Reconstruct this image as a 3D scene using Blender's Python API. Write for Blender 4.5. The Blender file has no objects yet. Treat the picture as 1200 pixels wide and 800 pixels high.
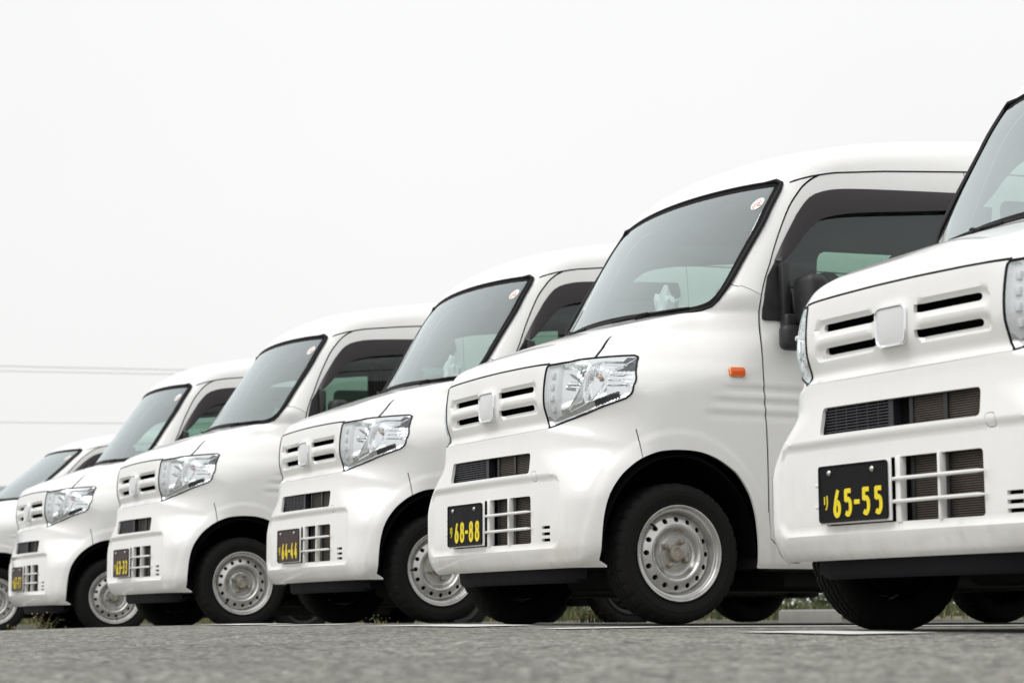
import bpy, bmesh, math, random
import numpy as np
from mathutils import Vector, Matrix
from mathutils.geometry import delaunay_2d_cdt

# =====================================================================================
# camera, sky, sun, exposure
# =====================================================================================
SC = bpy.context.scene
COL = SC.collection
def set_camera():
    cd = bpy.data.cameras.new('camera'); cam = bpy.data.objects.new('camera', cd); COL.objects.link(cam)
    f = 2535.1; yaw, pitch, roll = 1.09911, .130073, -.003684
    cd.sensor_fit = 'HORIZONTAL'; cd.sensor_width = 36; cd.lens = 36*f/1200
    cd.clip_start = .05; cd.clip_end = 3000
    cd.dof.use_dof = True; cd.dof.focus_distance = 8.0; cd.dof.aperture_fstop = 5.6
    cy, sy, cp, sp = math.cos(yaw), math.sin(yaw), math.cos(pitch), math.sin(pitch)
    fw = Vector((-sy*cp, cy*cp, sp)); r = Vector((cy, sy, 0)); u = r.cross(fw)
    c, s = math.cos(roll), math.sin(roll)
    R = c*r+s*u; U = -s*r+c*u
    m = Matrix((R, U, -fw)).transposed().to_4x4(); m.translation = Vector((4.8871, -3.7088, .0247))
    cam.matrix_world = m; SC.camera = cam
set_camera()
SUN_EL, SUN_ROT = math.radians(56), math.radians(168)
def set_world():
    w = bpy.data.worlds.new('World'); SC.world = w; w.use_nodes = True
    nt = w.node_tree; N = nt.nodes; L = nt.links; N.clear()
    out = N.new('ShaderNodeOutputWorld'); bg = N.new('ShaderNodeBackground')
    sky = N.new('ShaderNodeTexSky'); sky.sky_type = 'NISHITA'; sky.sun_disc = False
    sky.sun_elevation = SUN_EL; sky.sun_rotation = SUN_ROT; sky.air_density = 1.5; sky.dust_density = 6
    # an even overcast: a thick cloud layer, a little brighter overhead, lets only a trace of the blue through
    tc = N.new('ShaderNodeTexCoord'); sep = N.new('ShaderNodeSeparateXYZ'); L.new(tc.outputs['Generated'], sep.inputs[0])
    mr = N.new('ShaderNodeMapRange'); mr.inputs[1].default_value = 0; mr.inputs[2].default_value = 1
    mr.inputs[3].default_value = 9.35; mr.inputs[4].default_value = 11.8; L.new(sep.outputs['Z'], mr.inputs[0])
    nz = N.new('ShaderNodeTexNoise'); nz.inputs['Scale'].default_value = 1.6; nz.inputs['Detail'].default_value = 4; L.new(tc.outputs['Generated'], nz.inputs['Vector'])
    m2 = N.new('ShaderNodeMapRange'); m2.inputs[1].default_value = .3; m2.inputs[2].default_value = .7; m2.inputs[3].default_value = .97; m2.inputs[4].default_value = 1.03
    L.new(nz.outputs['Fac'], m2.inputs[0])
    mm = N.new('ShaderNodeMath'); mm.operation = 'MULTIPLY'; L.new(mr.outputs[0], mm.inputs[0]); L.new(m2.outputs[0], mm.inputs[1])
    tint = N.new('ShaderNodeVectorMath'); tint.operation = 'SCALE'; tint.inputs[0].default_value = (1.0, .998, .995); L.new(mm.outputs[0], tint.inputs['Scale'])
    mix = N.new('ShaderNodeMixRGB'); mix.inputs[0].default_value = .94
    L.new(sky.outputs[0], mix.inputs[1]); L.new(tint.outputs[0], mix.inputs[2])
    L.new(mix.outputs[0], bg.inputs[0]); bg.inputs[1].default_value = .10; L.new(bg.outputs[0], out.inputs[0])
set_world()
def set_sun():
    l = bpy.data.lights.new('sun', 'SUN'); l.energy = 1.5; l.angle = math.radians(48); l.color = (1, .99, .975)
    o = bpy.data.objects.new('sun', l); COL.objects.link(o)
    # Nishita: rotation 0 puts the sun on +Y, growing towards +X
    d = Vector((math.sin(SUN_ROT)*math.cos(SUN_EL), math.cos(SUN_ROT)*math.cos(SUN_EL), math.sin(SUN_EL)))
    o.rotation_euler = (-d).to_track_quat('-Z', 'Y').to_euler(); o.location = (0, 0, 30)
set_sun()
SC.view_settings.view_transform = 'Standard'; SC.view_settings.look = 'None'; SC.view_settings.exposure = 0.0; SC.view_settings.gamma = 1
SC.cycles.max_bounces = 10; SC.cycles.transparent_max_bounces = 24; SC.cycles.glossy_bounces = 5

# =====================================================================================
# materials
# =====================================================================================
def new_mat(name):
    m = bpy.data.materials.new(name); m.use_nodes = True; nt = m.node_tree
    return m, nt, nt.nodes['Principled BSDF']
def simple(name, col, rough=.5, metal=0., coat=0., spec=.5, noise=0., nscale=40., bump=0., bscale=200.):
    m, nt, b = new_mat(name); N = nt.nodes; L = nt.links
    b.inputs['Base Color'].default_value = (*col, 1); b.inputs['Roughness'].default_value = rough; b.inputs['Metallic'].default_value = metal
    b.inputs['Coat Weight'].default_value = coat; b.inputs['Coat Roughness'].default_value = .04; b.inputs['Specular IOR Level'].default_value = spec
    tc = N.new('ShaderNodeTexCoord')
    if noise:
        t = N.new('ShaderNodeTexNoise'); t.inputs['Scale'].default_value = nscale; t.inputs['Detail'].default_value = 5; L.new(tc.outputs['Object'], t.inputs['Vector'])
        r = N.new('ShaderNodeMapRange'); r.inputs[1].default_value = .3; r.inputs[2].default_value = .7; r.inputs[3].default_value = 1-noise; r.inputs[4].default_value = 1+noise
        L.new(t.outputs['Fac'], r.inputs[0])
        v = N.new('ShaderNodeVectorMath'); v.operation = 'SCALE'; v.inputs[0].default_value = col; L.new(r.outputs[0], v.inputs['Scale']); L.new(v.outputs[0], b.inputs['Base Color'])
        r2 = N.new('ShaderNodeMapRange'); r2.inputs[1].default_value = .3; r2.inputs[2].default_value = .7; r2.inputs[3].default_value = max(rough-.08,.02); r2.inputs[4].default_value = min(rough+.08,1)
        L.new(t.outputs['Fac'], r2.inputs[0]); L.new(r2.outputs[0], b.inputs['Roughness'])
    if bump:
        t = N.new('ShaderNodeTexNoise'); t.inputs['Scale'].default_value = bscale; L.new(tc.outputs['Object'], t.inputs['Vector'])
        bp = N.new('ShaderNodeBump'); bp.inputs['Strength'].default_value = bump; bp.inputs['Distance'].default_value = .002; L.new(t.outputs['Fac'], bp.inputs['Height']); L.new(bp.outputs[0], b.inputs['Normal'])
    return m
def paint_mat():
    m, nt, b = new_mat('white_paint'); N = nt.nodes; L = nt.links
    tc = N.new('ShaderNodeTexCoord'); oi = N.new('ShaderNodeObjectInfo')
    ad = N.new('ShaderNodeVectorMath'); ad.operation = 'ADD'; L.new(tc.outputs['Object'], ad.inputs[0])
    cb = N.new('ShaderNodeCombineXYZ'); L.new(oi.outputs['Random'], cb.inputs[0]); L.new(oi.outputs['Location'], ad.inputs[1])
    # film of road dirt: stronger towards the sills to paint in shade there, in soft patches and thin run marks
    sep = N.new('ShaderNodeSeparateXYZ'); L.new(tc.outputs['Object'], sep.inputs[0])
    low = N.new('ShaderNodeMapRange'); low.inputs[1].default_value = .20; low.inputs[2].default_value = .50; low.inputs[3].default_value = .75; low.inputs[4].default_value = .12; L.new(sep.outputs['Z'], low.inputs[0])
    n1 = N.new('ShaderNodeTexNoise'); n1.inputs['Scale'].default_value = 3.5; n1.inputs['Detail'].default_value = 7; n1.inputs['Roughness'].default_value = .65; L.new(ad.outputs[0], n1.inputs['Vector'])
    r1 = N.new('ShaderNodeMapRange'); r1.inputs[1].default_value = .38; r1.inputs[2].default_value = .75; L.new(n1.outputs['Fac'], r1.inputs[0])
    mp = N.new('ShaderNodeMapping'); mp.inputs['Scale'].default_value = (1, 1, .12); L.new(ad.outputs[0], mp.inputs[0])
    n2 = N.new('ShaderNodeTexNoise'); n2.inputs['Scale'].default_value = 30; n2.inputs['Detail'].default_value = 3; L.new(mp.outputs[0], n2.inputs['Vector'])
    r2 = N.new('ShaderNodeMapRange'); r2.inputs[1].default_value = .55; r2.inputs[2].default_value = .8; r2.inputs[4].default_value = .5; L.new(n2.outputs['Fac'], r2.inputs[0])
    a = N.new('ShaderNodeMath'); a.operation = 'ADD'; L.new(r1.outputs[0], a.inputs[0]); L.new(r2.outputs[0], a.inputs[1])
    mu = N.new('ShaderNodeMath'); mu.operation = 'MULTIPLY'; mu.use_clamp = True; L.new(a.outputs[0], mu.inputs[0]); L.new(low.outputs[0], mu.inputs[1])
    # specks and stone chips
    vo = N.new('ShaderNodeTexVoronoi'); vo.inputs['Scale'].default_value = 9; L.new(ad.outputs[0], vo.inputs['Vector'])
    r3 = N.new('ShaderNodeMapRange'); r3.inputs[1].default_value = .015; r3.inputs[2].default_value = .03; r3.inputs[3].default_value = .6; r3.inputs[4].default_value = 0; L.new(vo.outputs['Distance'], r3.inputs[0])
    mx = N.new('ShaderNodeMath'); mx.operation = 'MAXIMUM'; L.new(mu.outputs[0], mx.inputs[0]); L.new(r3.outputs[0], mx.inputs[1])
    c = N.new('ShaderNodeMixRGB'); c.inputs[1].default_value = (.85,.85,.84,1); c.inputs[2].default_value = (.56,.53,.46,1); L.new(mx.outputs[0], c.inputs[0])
    # the inside of the shell is bare grey lining
    geo = N.new('ShaderNodeNewGeometry'); c2 = N.new('ShaderNodeMixRGB'); c2.inputs[2].default_value = (.10,.10,.10,1)
    L.new(geo.outputs['Backfacing'], c2.inputs[0]); L.new(c.outputs[0], c2.inputs[1]); L.new(c2.outputs[0], b.inputs['Base Color'])
    rr = N.new('ShaderNodeMapRange'); rr.inputs[3].default_value = .30; rr.inputs[4].default_value = .55; L.new(mx.outputs[0], rr.inputs[0]); L.new(rr.outputs[0], b.inputs['Roughness'])
    b.inputs['Specular IOR Level'].default_value = .35
    ct = N.new('ShaderNodeMapRange'); ct.inputs[3].default_value = .9; ct.inputs[4].default_value = .2; L.new(mx.outputs[0], ct.inputs[0]); L.new(ct.outputs[0], b.inputs['Coat Weight'])
    b.inputs['Coat Roughness'].default_value = .05
    df = N.new('ShaderNodeBsdfDiffuse'); df.inputs[0].default_value = (.07,.07,.07,1); ms = N.new('ShaderNodeMixShader'); L.new(geo.outputs['Backfacing'], ms.inputs[0]); L.new(b.outputs[0], ms.inputs[1]); L.new(df.outputs[0], ms.inputs[2]); L.new(ms.outputs[0], N['Material Output'].inputs[0])
    return m
def glass_mat(name, tint, ior=1.5, gain=1.0, rough=.0, dirt=.0):
    m = bpy.data.materials.new(name); m.use_nodes = True; nt = m.node_tree; N = nt.nodes; L = nt.links; N.clear()
    out = N.new('ShaderNodeOutputMaterial'); tr = N.new('ShaderNodeBsdfTransparent'); tr.inputs[0].default_value = (*tint, 1)
    gl = N.new('ShaderNodeBsdfGlossy'); gl.inputs['Roughness'].default_value = rough; gl.inputs[0].default_value = (.88,.965,.975,1)
    # thin sheet: Fresnel from both of its faces, the same seen from inside or outside
    geo = N.new('ShaderNodeNewGeometry'); dt = N.new('ShaderNodeVectorMath'); dt.operation = 'DOT_PRODUCT'; L.new(geo.outputs['Normal'], dt.inputs[0]); L.new(geo.outputs['Incoming'], dt.inputs[1])
    ab = N.new('ShaderNodeMath'); ab.operation = 'ABSOLUTE'; L.new(dt.outputs['Value'], ab.inputs[0])
    om = N.new('ShaderNodeMath'); om.operation = 'SUBTRACT'; om.inputs[0].default_value = 1; L.new(ab.outputs[0], om.inputs[1])
    pw = N.new('ShaderNodeMath'); pw.operation = 'POWER'; pw.inputs[1].default_value = 3.0; L.new(om.outputs[0], pw.inputs[0])
    mr = N.new('ShaderNodeMapRange'); mr.inputs[3].default_value = .08*gain; mr.inputs[4].default_value = 1.0; L.new(pw.outputs[0], mr.inputs[0])
    mix = N.new('ShaderNodeMixShader'); L.new(mr.outputs[0], mix.inputs[0]); L.new(tr.outputs[0], mix.inputs[1]); L.new(gl.outputs[0], mix.inputs[2])
    last = mix
    if dirt:
        df = N.new('ShaderNodeBsdfDiffuse'); df.inputs[0].default_value = (.55,.54,.5,1); tc = N.new('ShaderNodeTexCoord')
        nz = N.new('ShaderNodeTexNoise'); nz.inputs['Scale'].default_value = 7; nz.inputs['Detail'].default_value = 8; nz.inputs['Roughness'].default_value = .7; L.new(tc.outputs['Object'], nz.inputs['Vector'])
        r = N.new('ShaderNodeMapRange'); r.inputs[1].default_value = .35; r.inputs[2].default_value = .8; r.inputs[3].default_value = dirt*.3; r.inputs[4].default_value = dirt; L.new(nz.outputs['Fac'], r.inputs[0])
        m2 = N.new('ShaderNodeMixShader'); L.new(r.outputs[0], m2.inputs[0]); L.new(mix.outputs[0], m2.inputs[1]); L.new(df.outputs[0], m2.inputs[2]); last = m2
    L.new(last.outputs[0], out.inputs[0])
    return m
M = {}
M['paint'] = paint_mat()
M['black'] = simple('black_trim_plastic', (.018,.018,.020), .45, noise=.25, nscale=25)
M['gloss_black'] = simple('black_rubber_trim', (.008,.008,.009), .5, spec=.2)
M['frit'] = simple('black_glass_border', (.006,.006,.007), .6, spec=.1)
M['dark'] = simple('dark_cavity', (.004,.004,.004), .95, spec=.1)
M['skirt'] = simple('dark_grey_air_dam', (.009,.009,.012), .7, spec=.15, noise=.2, nscale=12)
M['under'] = simple('underbody_black', (.008,.008,.008), .8, noise=.4, nscale=15)
M['chrome'] = simple('chrome', (.86,.87,.88), .07, metal=1)
M['reflector'] = simple('lamp_reflector', (.80,.81,.82), .06, metal=1)
M['lampgrey'] = simple('lamp_housing_light_grey', (.72,.73,.74), .22, coat=.6)
M['darkchrome'] = simple('dark_bezel_and_reflections', (.05,.05,.055), .15, metal=.8)
M['lens'] = glass_mat('lamp_lens', (.97,.975,.98), gain=.9)
M['wglass'] = glass_mat('windscreen_glass', (.76,.88,.86), gain=2.9, dirt=.05)
M['sglass'] = glass_mat('side_window_glass', (.44,.58,.51), gain=.75, dirt=.03)
M['amber'] = simple('amber_lens', (.75,.10,.008), .15, coat=1)
M['ambring'] = simple('amber_lens_rim', (.78,.32,.05), .15, coat=1)
M['ambulb'] = simple('amber_bulb_glass', (.62,.36,.25), .1, coat=1)
M['visor'] = simple('smoked_acrylic', (.020,.016,.018), .3, spec=.35)
M['badge'] = simple('badge_white', (.70,.71,.72), .3, coat=.8)
M['plate'] = simple('plate_black', (.008,.008,.009), .6, spec=.15, noise=.3, nscale=12)
M['platebrown'] = simple('plate_faded_brown_black', (.034,.018,.016), .5, spec=.3)
M['yellow'] = simple('plate_yellow', (.85,.68,.01), .5, noise=.05)
M['steel'] = simple('bolt_steel', (.6,.6,.58), .3, metal=1)
M['rim'] = simple('silver_painted_steel', (.60,.595,.58), .30, metal=.75, noise=.14, nscale=14)
M['rimdark'] = simple('rim_with_painted_shade', (.02,.02,.02), .5, metal=.2, noise=.2)  # rear rims coloured dark to stand in for shade under the vans
M['hub'] = simple('dusty_hub_metal', (.33,.30,.25), .5, metal=.35, noise=.3, nscale=30)
M['rubber'] = simple('tyre_rubber', (.0085,.008,.0078), .85, spec=.25, noise=.35, nscale=10, bump=.25, bscale=300)
M['fins'] = simple('radiator_fins', (.12,.10,.08), .55, metal=.3, noise=.4, nscale=9)
M['meshblue'] = simple('intake_mesh_black', (.022,.023,.030), .4)
M['seat'] = simple('grey_seat_fabric', (.055,.055,.06), .9, noise=.15, nscale=60)
M['dash'] = simple('dark_dashboard', (.035,.035,.037), .6, noise=.15)
M['liner'] = simple('grey_headliner', (.10,.10,.095), .95, noise=.06)
M['cloth'] = simple('white_cover', (.78,.78,.76), .9, noise=.08, nscale=15)
M['cardred'] = simple('sticker_red', (.65,.18,.15), .5)
# =====================================================================================
# scene helpers
# =====================================================================================
def empty(name, loc=(0,0,0), rz=0., parent=None):
    o = bpy.data.objects.new(name, None); COL.objects.link(o); o.location = loc; o.rotation_euler = (0,0,rz); o.empty_display_size = .2
    if parent: o.parent = parent
    return o
def tag(o, label=None, cat=None, group=None, kind=None):
    for k, v in (('label',label),('category',cat),('group',group),('kind',kind)):
        if v: o[k] = v
    return o
def link(name, me, mat, parent=None):
    o = bpy.data.objects.new(name, me); COL.objects.link(o)
    for m in (mat if isinstance(mat, (list,tuple)) else [mat]): me.materials.append(m)
    if parent: o.parent = parent
    return o
def shade(me, ang=38):
    me.polygons.foreach_set('use_smooth', [True]*len(me.polygons)); me.set_sharp_from_angle(angle=math.radians(ang)); me.update()
class MB:
    """collects simple solids and links them as one mesh object"""
    def __init__(s): s.v = []; s.f = []; s.m = []
    def add(s, V, F, mi=0):
        n = len(s.v); s.v += [tuple(map(float, p)) for p in V]; s.f += [tuple(i+n for i in f) for f in F]; s.m += [mi]*len(F); return s
    def box(s, a, b, mi=0, M4=None):
        (x0,y0,z0),(x1,y1,z1) = a, b
        V = [Vector(p) for p in ((x0,y0,z0),(x1,y0,z0),(x1,y1,z0),(x0,y1,z0),(x0,y0,z1),(x1,y0,z1),(x1,y1,z1),(x0,y1,z1))]
        if M4: V = [M4 @ p for p in V]
        return s.add(V, [(0,3,2,1),(4,5,6,7),(0,1,5,4),(1,2,6,5),(2,3,7,6),(3,0,4,7)], mi)
    def rbox(s, a, b, r=.01, mi=0, M4=None, seg=2):
        bm = bmesh.new(); bmesh.ops.create_cube(bm, size=1)
        a = Vector(a); b = Vector(b)
        for v in bm.verts: v.co = Vector([(a[i]+b[i])/2+v.co[i]*(b[i]-a[i]) for i in range(3)])
        bmesh.ops.bevel(bm, geom=bm.edges[:], offset=r, segments=seg, affect='EDGES', profile=.5)
        bm.verts.ensure_lookup_table()
        V = [(M4 @ v.co) if M4 else v.co.copy() for v in bm.verts]; F = [[v.index for v in f.verts] for f in bm.faces]; bm.free()
        return s.add(V, F, mi)
    def tube(s, P, r, n=8, mi=0, closed=False, flat=None):
        P = [Vector(p) for p in P]; R = r if isinstance(r, (list,tuple)) else [r]*len(P); V = []; F = []; up = Vector((0,0,1))
        prev = None
        for i, p in enumerate(P):
            if closed: t = P[(i+1)%len(P)]-P[i-1]
            else: t = P[min(i+1,len(P)-1)]-P[max(i-1,0)]
            t.normalize()
            if prev is None: a = t.orthogonal().normalized()
            else: a = (prev-t*prev.dot(t)).normalized()
            prev = a; b = t.cross(a)
            for k in range(n):
                w = 2*math.pi*k/n; V.append(p+(a*math.cos(w)+b*math.sin(w))*R[i])
        m = len(P)
        for i in range(m if closed else m-1):
            for k in range(n):
                j = (i+1)%m; F.append((i*n+k, i*n+(k+1)%n, j*n+(k+1)%n, j*n+k))
        if not closed: F.append(tuple(range(n-1,-1,-1))); F.append(tuple((m-1)*n+k for k in range(n)))
        return s.add(V, F, mi)
    def lathe(s, prof, n=32, axis='x', mi=0, c=(0,0,0), cap=False):
        """prof: (offset along axis, radius)"""
        V = []; F = []
        for o, r in prof:
            for k in range(n):
                w = 2*math.pi*k/n
                V.append((c[0]+o, c[1]+r*math.cos(w), c[2]+r*math.sin(w)) if axis == 'x' else (c[0]+r*math.cos(w), c[1]+o, c[2]+r*math.sin(w)) if axis == 'y' else (c[0]+r*math.cos(w), c[1]+r*math.sin(w), c[2]+o))
        for i in range(len(prof)-1):
            for k in range(n): F.append((i*n+k, i*n+(k+1)%n, (i+1)*n+(k+1)%n, (i+1)*n+k))
        if cap: F.append(tuple((len(prof)-1)*n+k for k in range(n)))
        return s.add(V, F, mi)
    def build(s, name, mat, parent=None, ang=38, fix=True):
        me = bpy.data.meshes.new(name); me.from_pydata(s.v, [], s.f); me.update()
        if fix:
            bm = bmesh.new(); bm.from_mesh(me); bmesh.ops.recalc_face_normals(bm, faces=bm.faces); bm.to_mesh(me); bm.free()
        me.polygons.foreach_set('material_index', s.m)
        shade(me, ang); return link(name, me, mat, parent)
def copy_tree(o, parent=None):
    c = o.copy(); COL.objects.link(c); c.parent = parent
    for ch in o.children: copy_tree(ch, c)
    return c
# ---- the van body as an implicit surface: x = across (+x is the van's left side), y = rearwards, z = up ----
import numpy as np
PROFILE = np.array([(.12,-.12),(.10,.0),(.07,.15),(.035,.195),(.006,.218),(-.012,.25),(-.023,.285),(-.026,.40),(-.026,.54),(-.022,.57),(-.013,.64),(-.008,.70),
 (-.008,.720),(-.007,.733),(.008,.742),(.012,.757),(.003,.785),(-.007,.82),(-.010,.87),(-.008,.93),(-.002,.985),(.010,1.008),(.024,1.028),(.055,1.048),(.11,1.073),(.28,1.138),(.40,1.176),(.47,1.197),
 (.485,1.21),(.54,1.285),(.65,1.437),(.76,1.587),(.84,1.695),(.878,1.744),(.900,1.776),(.93,1.809),(.975,1.843),(1.04,1.878),(1.15,1.918),(1.35,1.962),(1.6,2.0),(2.0,2.04),(2.6,2.055),(3.6,2.05),(3.6,-.12)])
def catmull(P, n=6):
    out = []
    for i in range(len(P)-1):
        p0 = P[max(i-1,0)]; p1 = P[i]; p2 = P[i+1]; p3 = P[min(i+2,len(P)-1)]
        L = np.linalg.norm(p2-p1)
        m1 = (p2-p0)/(np.linalg.norm(p2-p1)+np.linalg.norm(p1-p0)+1e-9)*L
        m2 = (p3-p1)/(np.linalg.norm(p3-p2)+np.linalg.norm(p2-p1)+1e-9)*L
        for k in range(n):
            t = k/n
            out.append((2*t**3-3*t*t+1)*p1+(t**3-2*t*t+t)*m1+(-2*t**3+3*t*t)*p2+(t**3-t*t)*m2)
    out.append(P[-1]); return np.array(out)
_pts = np.vstack([catmull(PROFILE[:-5]), PROFILE[-5:]])
GY0, GY1, GZ0, GZ1, GH = -.35, 3.5, -.05, 2.25, .01
def _sdf_grid():
    gy = np.arange(GY0, GY1+GH, GH); gz = np.arange(GZ0, GZ1+GH, GH)
    Y, Z = np.meshgrid(gy, gz, indexing='ij'); Q = np.stack([Y.ravel(), Z.ravel()], 1)
    A = np.vstack([_pts, _pts[:1]]); best = np.full(len(Q), 1e9); ins = np.zeros(len(Q), bool)
    for i in range(len(A)-1):
        a, b = A[i], A[i+1]; ab = b-a; l2 = ab@ab
        if l2 < 1e-12: continue
        t = np.clip(((Q-a)@ab)/l2, 0, 1); d = Q-a-t[:,None]*ab; best = np.minimum(best, (d*d).sum(1))
        c = ((a[1] > Q[:,1]) != (b[1] > Q[:,1])) & (Q[:,0] < (b[0]-a[0])*(Q[:,1]-a[1])/((b[1]-a[1]) or 1e-12)+a[0]); ins ^= c
    s = np.sqrt(best); s[ins] *= -1
    return s.reshape(Y.shape)
SDF = _sdf_grid()
def sdf(y, z):
    u = np.clip((y-GY0)/GH, 0, SDF.shape[0]-1.001); v = np.clip((z-GZ0)/GH, 0, SDF.shape[1]-1.001)
    i = u.astype(int); j = v.astype(int); u = u-i; v = v-j
    return SDF[i,j]*(1-u)*(1-v)+SDF[i+1,j]*u*(1-v)+SDF[i,j+1]*(1-u)*v+SDF[i+1,j+1]*u*v
def sm(x, a, b):
    t = np.clip((x-a)/(b-a), 0, 1); return t*t*(3-2*t)
HW_Z = [0,.2,.23,.32,.5,.8,1.05,1.18,1.25,1.4,1.55,1.72,1.76,1.80,1.86,1.92,2.0,2.2]; HW_X = [.722,.722,.731,.736,.7375,.7375,.736,.729,.722,.708,.695,.680,.676,.670,.655,.628,.585,.45]
R_Z = [0,.45,.56,.66,.84,.93,1.0,1.1,1.18,1.27,1.6,1.75,2.2]; R_V = [.14,.14,.22,.33,.32,.34,.37,.36,.22,.085,.07,.075,.09]
C_Z = [0,.7,1.0,1.1,1.2,1.4,1.75,1.85,2.2]; C_V = [.05,.07,.085,.14,.36,.31,.19,.08,.0]
def herm(z, X, Y):
    # monotone cubic through the knots, so reflections run on without a kink
    X = np.asarray(X, float); Y = np.asarray(Y, float); h = np.diff(X); d = np.diff(Y)/h; m = np.zeros(len(X))
    k = d[1:]*d[:-1] > 0; w1 = 2*h[1:]+h[:-1]; w2 = h[1:]+2*h[:-1]
    with np.errstate(divide='ignore', invalid='ignore'): m[1:-1] = np.where(k, (w1+w2)/(w1/d[:-1]+w2/d[1:]), 0)
    z = np.clip(z, X[0], X[-1]); i = np.clip(np.searchsorted(X, z, side='right')-1, 0, len(X)-2); t = (z-X[i])/h[i]
    return (2*t**3-3*t*t+1)*Y[i]+(t**3-2*t*t+t)*h[i]*m[i]+(-2*t**3+3*t*t)*Y[i+1]+(t**3-t*t)*h[i]*m[i+1]
def hw(z): return herm(z, HW_Z, HW_X)
def rbox(x, z, cx, cz, hx, hz, r):
    qx = abs(x-cx)-hx+r; qz = abs(z-cz)-hz+r
    return np.minimum(np.maximum(qx,qz),0)+np.hypot(np.maximum(qx,0),np.maximum(qz,0))-r
def bfun(x, y, z):
    ax = abs(x); r = herm(z, R_Z, R_V); c = herm(z, C_Z, C_V)
    d = sdf(y-c*x*x, z+.10*x*x*sm(z,1.6,1.85))
    b = ax-hw(z)
    # arch flare and the soft ribs of the side
    e = np.hypot((y-.438)/.335, (z-.262)/.382); fl = .007*(1-sm(e,1.165,1.205))*(z<.9)
    e2 = np.hypot((y-2.958)/.335, (z-.262)/.382); fl = np.maximum(fl, .006*(1-sm(e2,1.06,1.2)))
    b = b-fl*0.6
    for zr, y0 in ((.885,.60),(.835,.55),(.785,.52)):
        w = (z-zr)/.0115
        b = b + .0045*np.exp(-w*w)*sm(y, y0, y0+.08)*(1-sm(y,2.3,2.4)) - .002*np.exp(-((z-zr-.021)/.009)**2)*sm(y,y0,y0+.08)
    f = np.where((d > -r) & (b > -r), np.hypot(np.maximum(d+r,0), np.maximum(b+r,0))-r, np.maximum(d, b))
    # front details, pushed in along y
    fr = (y < .3)
    k = rbox(ax, z, 0, .418, .592, .132, .045)
    dz = .011*(1-sm(k, -.009, .004))
    for zs in (.890,.820):
        dz = dz + .011*(1-sm(rbox(ax, z, .250, zs-.002, .150, .0235, .022), -.008, .003))
    dz = dz - .005*(1-sm(rbox(ax, z, 0, .853, .072, .070, .03), -.012, .008))
    # raised edge of the front panel
    dz = dz + .004*(1-sm(abs(z-.965),.0,.02))*(ax<.45)*0
    return f + np.where(fr, dz, 0)
def solve(fix, axis, a, b, lo, hi, n=34):
    """find the outermost root along +-axis: a,b are the two fixed coordinate arrays; lo is outside, hi is inside"""
    lo = np.full(len(a), lo, float) if np.isscalar(lo) else lo.copy(); hi = np.full(len(a), hi, float) if np.isscalar(hi) else hi.copy()
    ev = (lambda t: bfun(a, t, b)) if axis == 1 else (lambda t: bfun(t, a, b)) if axis == 0 else (lambda t: bfun(a, b, t))
    # march first, then bisect
    N = 80; found = np.zeros(len(a), bool); L = lo.copy(); H = hi.copy(); prev = lo.copy()
    for i in range(1, N+1):
        t = lo+(hi-lo)*i/N; v = ev(t) < 0; new = v & ~found
        L[new] = prev[new]; H[new] = t[new]; found |= v; prev = t
    for _ in range(n):
        m = (L+H)/2; v = ev(m) < 0; H = np.where(v, m, H); L = np.where(v, L, m)
    return (L+H)/2
def front_y(x, z): return solve(None, 1, np.asarray(x,float), np.asarray(z,float), -.34, 1.3)
def side_x(y, z): return solve(None, 0, np.asarray(y,float), np.asarray(z,float), .85, .2)
def roof_z(x, y): return solve(None, 2, np.asarray(x,float), np.asarray(y,float), 2.24, 1.2)
# =====================================================================================
# panels: triangulate each face of the van in its own plane, along the traced outlines,
# then lift every point onto the body surface
# =====================================================================================
def mir(P): return [(-x, z) for x, z in P][::-1]
def dens(P, h, closed=True):
    out = []; n = len(P)
    for i in range(n if closed else n-1):
        a = np.array(P[i]); b = np.array(P[(i+1)%n]); k = max(1, int(math.ceil(np.linalg.norm(b-a)/h)))
        for j in range(k): out.append(tuple(a+(b-a)*j/k))
    if not closed: out.append(tuple(P[-1]))
    return out
def rrect(x0, x1, z0, z1, r, n=4):
    out = []
    for cx, cz, a0 in ((x1-r,z1-r,0),(x0+r,z1-r,90),(x0+r,z0+r,180),(x1-r,z0+r,270)):
        for k in range(n+1):
            w = math.radians(a0+90*k/n); out.append((cx+r*math.cos(w), cz+r*math.sin(w)))
    return out
def quadr(P, r=.01, n=3):
    """rounded corners on any convex polygon"""
    out = []; m = len(P)
    for i in range(m):
        p = np.array(P[i]); a = np.array(P[i-1])-p; b = np.array(P[(i+1)%m])-p
        ra = min(r, np.linalg.norm(a)/2.1); rb = min(r, np.linalg.norm(b)/2.1); A = p+a/np.linalg.norm(a)*ra; Bq = p+b/np.linalg.norm(b)*rb
        for k in range(n+1):
            t = k/n; out.append(tuple((1-t)**2*A+2*t*(1-t)*p+t*t*Bq))
    return out
def smooth(P, closed=False, n=5):
    P = [np.array(p, float) for p in P]; out = []; m = len(P)
    for i in range(m if closed else m-1):
        g = (lambda k: P[k%m]) if closed else (lambda k: P[min(max(k,0),m-1)])
        p0, p1, p2, p3 = g(i-1), g(i), g(i+1), g(i+2)
        for k in range(n):
            t = k/n; out.append(tuple(.5*((2*p1)+(p2-p0)*t+(2*p0-5*p1+4*p2-p3)*t*t+(3*p1-p0-3*p2+p3)*t**3)))
    if not closed: out.append(tuple(P[-1]))
    return out
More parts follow.
